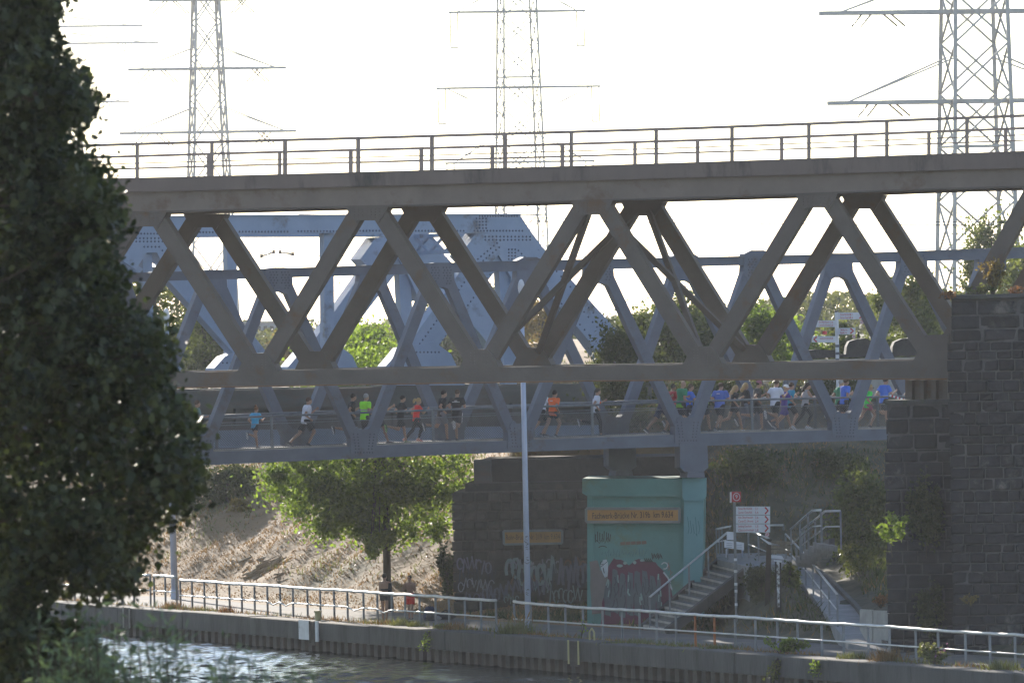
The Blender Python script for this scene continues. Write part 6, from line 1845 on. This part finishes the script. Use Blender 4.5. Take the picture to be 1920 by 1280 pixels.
    # shoes
    if shoe is not None:
        for side in ('L', 'Rr'):
            hip, knee, ank, fd, fu = legs[side]
            a_ = ank + O
            q = MB()
            q.loft([elloop(a_ + fd * x * k - fu * (.085 - h * .5) * k, ry * k, h * .5 * k, VY, fu, 10) for x, ry, h in ((-.075, .02, .06), (-.06, .036, .085), (0.0, .042, .10), (.07, .046, .075), (.13, .048, .055), (.175, .036, .045), (.195, .012, .03))])
            s_ = q.build("shoe", flat('shoe_%d_%d_%d' % tuple(int(c * 200) for c in shoe), shoe, .6), e, True, True)
            q = MB()
            q.loft([[a_ + fd * x * k + VY * y * ry * k - fu * (z_) * k for (y, z_) in ((-1, .074), (1, .074), (1, .092), (-1, .092))] for x, ry in ((-.078, .026), (-.05, .042), (.07, .05), (.14, .05), (.198, .02))])
            q.build("sole", flat('sole_%d_%d_%d' % tuple(int(c * 200) for c in sole), sole, .6), s_, False, True)
    # hair
    if hairstyle != 'bald':
        q = MB()
        hm = hair
        c2 = hc - SX * .018 * k + spine * .028 * k
        r_ = (.098 * k, .083 * k, .098 * k)
        q.ell(c2, r_, (SX, VY, spine), 14, 10)
        if hairstyle == 'bun': q.ell(c2 + spine * .105 * k - SX * .03 * k, (.05 * k,) * 3, None, 10, 8)
        if hairstyle == 'pony':
            r0 = c2 - SX * .09 * k + spine * .02 * k
            q.ell(r0 - SX * .05 * k - spine * .02 * k, (.06 * k, .05 * k, .055 * k), None, 10, 8); q.ell(r0 - SX * .09 * k - spine * .09 * k, (.045 * k, .042 * k, .075 * k), None, 10, 8)
        if hairstyle == 'braid':
            r0 = c2 - SX * .085 * k - spine * .03 * k
            for i in range(6): q.ell(r0 - SX * (.012 + .006 * i) * k - spine * (.05 * i) * k, (.028 * k - .002 * i, .028 * k - .002 * i, .034 * k), None, 8, 6)
        if hairstyle == 'long':
            for i in range(6): q.ell(c2 - SX * (.05 + .02 * i) * k - spine * (.04 * i) * k + VY * (.02 * math.sin(i * 2)), (.06 * k, .07 * k, .06 * k), None, 10, 8)
        o = link("hair", remeshed("hair", q, .014 * k, 3), hm, e, True)
    for kind, m_ in extra:
        if kind == 'cap':
            q = MB(); q.ell(hc - SX * .008 * k + spine * .045 * k, (.104 * k, .088 * k, .085 * k), (SX, VY, spine), 14, 10)
            q.loft([elloop(hc + SX * (.07 + .02 * i) * k + spine * (.045 - .006 * i) * k, .03 * k, .07 * k - .008 * i * k, spine * .2 + SX * .0, VY, 8) for i in range(4)])
            q.build("cap", m_, e, True, True)
        if kind == 'belt':
            MB().loft([elloop(tp(h), .131 * k * w, .172 * k * w, SX, VY, 16) for h in (-.005, .03)]).build("waist_belt", m_, e, True, True)
        if kind == 'waistbag':
            MB().loft([elloop(tp(h), .131 * k * w, .170 * k * w, SX, VY, 16) for h in (.0, .03)]).build("waist_belt", m_, e, True, True)
            MB().ell(tp(.0) + VY * -.13 * k + SX * .08 * k, (.06 * k, .035 * k, .075 * k)).build("waist_bag", m_, e, True, True)
        if kind in ('backprint', 'backlogo'):
            q = MB()
            rows = ((.385, .05), (.345, .13)) if kind == 'backprint' else ((.39, .06),)
            for h, hw in rows:
                n_ = 6 if hw > .1 else 3
                for i in range(n_):
                    y0 = -hw + 2 * hw * i / n_
                    q.box(tp(h) - SX * (.1345 if kind == 'backprint' else .133) * k * w + VY * (y0 + hw / n_) * k, (.008, hw / n_ * 1.55 * k, .020 * k), (SX, VY, spine))
            q.build("back_print", m_, e, False, True)
        if kind == 'hem':
            MB().loft([elloop(tp(h), .131 * k * w, .178 * k * w, SX, VY, 16) for h in (-.105, .0)]).build("lower_shirt_panel", m_, e, True, True)
        if kind == 'band':
            MB().loft([elloop(tp(h), .134 * k * w, .176 * k * w, SX, VY, 16) for h in (.20, .235)]).build("reflective_band", m_, e, True, True)
        if kind == 'bib':
            q = MB(); q.box(tp(.25) + SX * .135 * k * w, (.006, .2 * k, .15 * k), (SX, VY, spine)); q.build("race_bib", m_, e, False, True)
        if kind == 'stripe':
            hip, knee, ank, fd, fu = legs['Rr']
            a_, b_ = hip + O, (hip.lerp(knee, .76) + O)
            MB().bar(a_ - VY * .104 * k, b_ - VY * .104 * k, .03, .012, VY).build("side_stripe", m_, e, False, True)
    return e
def cm_(name, c): return flat('cloth_' + name, c, 0.85)
C = dict(black=cm_('black', (0.022, 0.022, 0.026)), white=cm_('white', (0.78, 0.79, 0.88)), sky=cm_('sky_blue', (0.08, 0.45, 0.75)), neon=cm_('neon_green', (0.36, 0.95, 0.04)), neong=cm_('bright_green', (0.07, 0.72, 0.10)),
         maroon=cm_('maroon', (0.055, 0.03, 0.035)), red=cm_('coral_red', (0.9, 0.06, 0.05)), red2=cm_('red', (0.42, 0.03, 0.04)), orange=cm_('orange', (0.95, 0.16, 0.03)), grey=cm_('grey', (0.20, 0.19, 0.21)),
         green=cm_('green', (0.04, 0.27, 0.13)), lime=cm_('lime', (0.26, 0.52, 0.07)), blue=cm_('blue', (0.09, 0.16, 0.52)), blue2=cm_('royal_blue', (0.06, 0.18, 0.72)), purple=cm_('purple', (0.10, 0.07, 0.30)), teal=cm_('teal', (0.03, 0.27, 0.42)),
         pinkp=cm_('pink_pattern', (0.40, 0.10, 0.16)), navy=cm_('navy', (0.03, 0.04, 0.09)), jean=cm_('jean', (0.12, 0.14, 0.19)), tealgrey=cm_('teal_grey', (0.16, 0.27, 0.27)), lgrey=cm_('light_grey', (0.36, 0.35, 0.37)), dark=cm_('dark_grey', (0.05, 0.05, 0.055)),
         redswim=cm_('red_swim', (0.72, 0.03, 0.02)), towel=cm_('towel', (0.035, 0.032, 0.035)), capw=cm_('white_cap', (0.75, 0.75, 0.76)), pinkcap=cm_('pink_cap', (0.34, 0.14, 0.19)))
Hh = dict(dark=flat('hair_dark', (0.03, 0.02, 0.015)), brown=flat('hair_brown', (0.09, 0.05, 0.03)), grey=flat('hair_grey', (0.32, 0.31, 0.30)), blond=flat('hair_blond', (0.45, 0.30, 0.13)), red=flat('hair_red', (0.22, 0.09, 0.035)))
def runner(label, px, k, H, pose, shirt, shorts, hair, yaw=0.0, **kw):
    u = PED.hit(px, 800, k)[0]
    P = PED.w((u, deck_z(u)), k)
    return person(label, P, R(PED.deg + yaw), H, pose, shirt, shorts, hair, **kw)
runner("runner in a teal grey shirt half hidden by the foreground tree", 366, 2.2, 1.78, 'stance', C['tealgrey'], C['black'], Hh['brown'])
runner("boy with a hair bun in a sky blue T-shirt, heel kicked back", 478, 1.6, 1.50, 'kick', C['sky'], C['black'], Hh['red'], yaw=28, hairstyle='bun', bottoms='short_shorts')
runner("man in a loose white T-shirt and black shorts, running alone", 573, 1.6, 1.84, 'drive2', C['white'], C['black'], Hh['brown'], yaw=-6, build=1.12, sole=(.3, .3, .32))
runner("man in a black T-shirt behind the left arm of a footbridge V", 658, 2.4, 1.82, 'kick2', C['black'], C['black'], Hh['dark'], yaw=-4, skin='b')
runner("grey haired man in a neon green T-shirt and black trousers", 684, 1.7, 1.80, 'stance2', C['neon'], C['black'], Hh['grey'], yaw=22, bottoms='trousers', extra=(('band', C['lgrey']),))
runner("man in a dark maroon T-shirt behind the right arm of a V", 712, 3.0, 1.88, 'land', C['maroon'], C['black'], Hh['dark'], yaw=0, skin='b')
runner("man in black T-shirt and shorts with green shoes", 751, 1.7, 1.70, 'kick', C['black'], C['black'], Hh['dark'], yaw=-4, shoe=(0.06, 0.14, 0.05), sole=(.3, .55, .2))
runner("woman in a coral red top with a blond ponytail and black leggings", 780, 2.2, 1.64, 'drive', C['red'], C['black'], Hh['blond'], yaw=0, sex='f', hairstyle='pony', bottoms='leggings', shoe=(0.62, 0.22, 0.19), sole=(.7, .35, .3), extra=(('waistbag', C['black']),))
runner("man in a black T-shirt and grey shorts beside the woman in red", 828, 2.0, 1.83, 'kick2', C['black'], C['grey'], Hh['dark'], yaw=-2, sole=(.65, .65, .68))
runner("man in a black T-shirt with white lettering across his back", 857, 1.6, 1.84, 'kick', C['black'], C['dark'], Hh['brown'], yaw=50, extra=(('backprint', C['capw']), ('stripe', C['capw'])))
runner("runner in white mostly hidden behind a footbridge diagonal", 1016, 3.2, 1.86, 'drive', C['white'], C['black'], Hh['grey'], yaw=0)
runner("man in an orange T-shirt with a dark waist belt and black shorts", 1037, 1.6, 1.80, 'drive2', C['orange'], C['black'], Hh['dark'], yaw=26, bottoms='short_shorts', extra=(('belt', C['dark']), ('backlogo', C['capw'])), sole=(.7, .7, .72))
runner("woman in a white T-shirt with a dark braid and black leggings", 1117, 1.8, 1.74, 'kick2', C['white'], C['black'], Hh['dark'], yaw=-2, sex='f', hairstyle='braid', bottoms='leggings', extra=(('bib', C['orange']),))
runner("runner in navy behind the left arm of the V over the turquoise pier", 1241, 2.0, 1.86, 'drive2', C['navy'], C['navy'], Hh['brown'], yaw=0)
runner("man in a dark red T-shirt with curly dark hair", 1260, 3.0, 1.76, 'stance', C['red2'], C['dark'], Hh['dark'], yaw=12, skin='b')
runner("bald man in a green T-shirt with a lime lower half", 1278, 2.0, 1.88, 'stance2', C['green'], C['black'], Hh['dark'], yaw=10, hairstyle='bald', extra=(('hem', C['lime']),), build=1.06)
runner("runner in a bright blue shirt just ahead of the bald man", 1292, 3.6, 1.80, 'land', C['blue2'], C['dark'], Hh['brown'], yaw=-5)
runner("runner in a lime green top with blue sleeve behind the right arm of the V", 1322, 2.8, 1.80, 'kick', C['lime'], C['black'], Hh['dark'], yaw=0, extra=(('backlogo', C['blue2']),))
runner("broad man in a blue T-shirt leading the dense group", 1350, 1.7, 1.84, 'drive', C['blue'], C['black'], Hh['brown'], yaw=38, extra=(('backlogo', C['capw']),), build=1.1)
runner("blond woman in black T-shirt and short black shorts", 1377, 1.9, 1.72, 'land2', C['black'], C['black'], Hh['blond'], yaw=4, sex='f', hairstyle='long', bottoms='short_shorts', shoe=(.4, .5, .55))
runner("woman in a black jacket and grey jeans inside the dense group", 1396, 3.0, 1.74, 'stance', C['black'], C['jean'], Hh['blond'], yaw=8, sex='f', hairstyle='long', bottoms='trousers', sleeve='long')
runner("man in black with a pink cap", 1419, 2.6, 1.82, 'kick2', C['dark'], C['black'], Hh['dark'], yaw=-4, extra=(('cap', C['pinkcap']),))
runner("man in a white T-shirt and black shorts in the dense group", 1454, 1.7, 1.84, 'kick', C['white'], C['black'], Hh['brown'], yaw=24, build=1.06, sole=(.7, .7, .72))
runner("woman in a purple shirt with a white cap", 1471, 2.8, 1.70, 'land', C['purple'], C['purple'], Hh['blond'], yaw=0, sex='f', extra=(('cap', C['capw']),))
runner("runner in a teal T-shirt and black shorts", 1480, 3.6, 1.80, 'drive2', C['teal'], C['black'], Hh['brown'], yaw=6)
runner("woman in a light grey tank top with dark flying hair", 1510, 1.9, 1.78, 'drive', C['lgrey'], C['black'], Hh['dark'], yaw=-2, sex='f', hairstyle='long', bottoms='leggings', tank=True, shoe=(.5, .52, .58))
runner("runner in green and white hidden behind the man in royal blue", 1574, 2.6, 1.80, 'kick', C['green'], C['black'], Hh['grey'], yaw=0)
runner("man in a royal blue top between two footbridge diagonals", 1584, 1.9, 1.84, 'stance2', C['blue2'], C['black'], Hh['brown'], yaw=8, build=1.05)
runner("woman in a bright green top and short pink patterned shorts", 1627, 1.5, 1.70, 'drive2', C['neong'], C['pinkp'], Hh['blond'], yaw=0, sex='f', bottoms='short_shorts', sole=(.5, .5, .5))
runner("man in a royal blue T-shirt next to the woman in green, near the pier", 1658, 2.4, 1.84, 'kick', C['blue2'], C['black'], Hh['dark'], yaw=14)
runner("runner in purple at the far end, mostly behind the dark pier", 1708, 2.6, 1.80, 'land', C['purple'], C['navy'], Hh['dark'], yaw=0)
# the two bathers by the railing
Pb = at_z(722, 1166, 0.0)
w1 = person("woman with bare back and a long dark towel, standing by the railing", (Pb.x, Pb.y, 0.006), R(70), 1.74, 'stand', C['black'], C['towel'], Hh['dark'], skin='b', sex='f', bottoms='short_shorts', shoe=None, hairstyle='short', group="bathers on the canal path", top=False)
q = MB()
q.loft([elloop((x, -.235 + .02 * z_, z_), rx, ry, VX, VY, 10) for z_, rx, ry, x in ((.35, .03, .10, .02), (.6, .05, .11, .02), (.9, .06, .10, .0), (1.2, .07, .07, .0), (1.36, .05, .06, .0))])
q.build("towel", C['towel'], w1, True, True)
MB().loft([elloop((.0, 0, z_), .118, .15, VX, VY, 14) for z_ in (1.10, 1.16)]).build("bikini_band", C['black'], w1, True, True)
Pb = at_z(770, 1162, 0.0)
person("bather in bright red swim shorts with hands raised to the chest", (Pb.x, Pb.y, 0.006), R(-110), 1.60, 'armsup', C['black'], C['redswim'], Hh['dark'], skin='b', bottoms='shorts', shoe=(.1, .09, .09), group="bathers on the canal path", top=False)
# bags
Pb = at_z(806, 1163, 0.0)
bg_ = thing("backpack", "dark blue backpack standing on the path right of the bathers", "backpack", Pb)
q = MB(); q.loft([elloop(Pb + Vector((0, 0, z_)), rx, ry, VX, VY, 12) for z_, rx, ry in ((0, .2, .13), (.12, .23, .16), (.35, .21, .14), (.5, .13, .09))]); q.build("bag_body", C['navy'], bg_, True)
q = MB(); q.loft([elloop(Pb + Vector((.02, -.14, z_)), rx, ry, VX, VY, 10) for z_, rx, ry in ((.05, .13, .05), (.15, .15, .06), (.25, .12, .05))]); q.build("front_pocket", C['dark'], bg_, True)
MB().path([Pb + Vector((-.05, 0, .49)), Pb + Vector((0, 0, .56)), Pb + Vector((.05, 0, .49))], .015, 6).build("grab_handle", C['black'], bg_)
Pb = at_z(836, 1161, 0.0)
bg_ = thing("clothes_bag", "flat dark bag with a white towel lying beside the backpack", "bag", Pb)
q = MB(); q.ell(Pb + Vector((0, 0, .13)), (.36, .2, .15)); q.build("bag_body", C['dark'], bg_, True)
q = MB(); q.ell(Pb + Vector((-.33, -.12, .07)), (.2, .14, .08)); q.build("towel", C['lgrey'], bg_, True)
MB().path([Pb + Vector((-.15, -.05, .26)), Pb + Vector((0, -.08, .34)), Pb + Vector((.15, -.05, .26))], .018, 6).build("strap", C['black'], bg_)
# barrier tape at the bridge end
tp_ = thing("barrier_tape", "red and white barrier tape at the right end of the footbridge railing", "tape", PED.px(1670, 745, .5))
p0, p1 = PED.px(1668, 741, .4), PED.px(1702, 751, .4)
for i in range(10):
    MB().bar(p0.lerp(p1, i / 10), p0.lerp(p1, (i + 1) / 10), .012, .07).build("tape_stripe", M['signred'] if i % 2 else M['white'], tp_)

# ================================================================== haze
hz_ = MB().box((0, 500, 26.0), (5600, 8600, 64.0)) if False else MB().box((300, 1200, 28.0), (9000, 9000, 66.0))
hm = bpy.data.materials.new("haze_air"); hm.use_nodes = True
nt = hm.node_tree; nt.nodes.clear()
pv = nt.nodes.new("ShaderNodeVolumePrincipled")
pv.inputs["Color"].default_value = (0.86, 0.91, 1.0, 1)
pv.inputs["Density"].default_value = HAZE
pv.inputs["Anisotropy"].default_value = 0.55
mo = nt.nodes.new("ShaderNodeOutputMaterial")
nt.links.new(pv.outputs[0], mo.inputs["Volume"])
tag(hz_.build("haze", hm), kind="stuff")
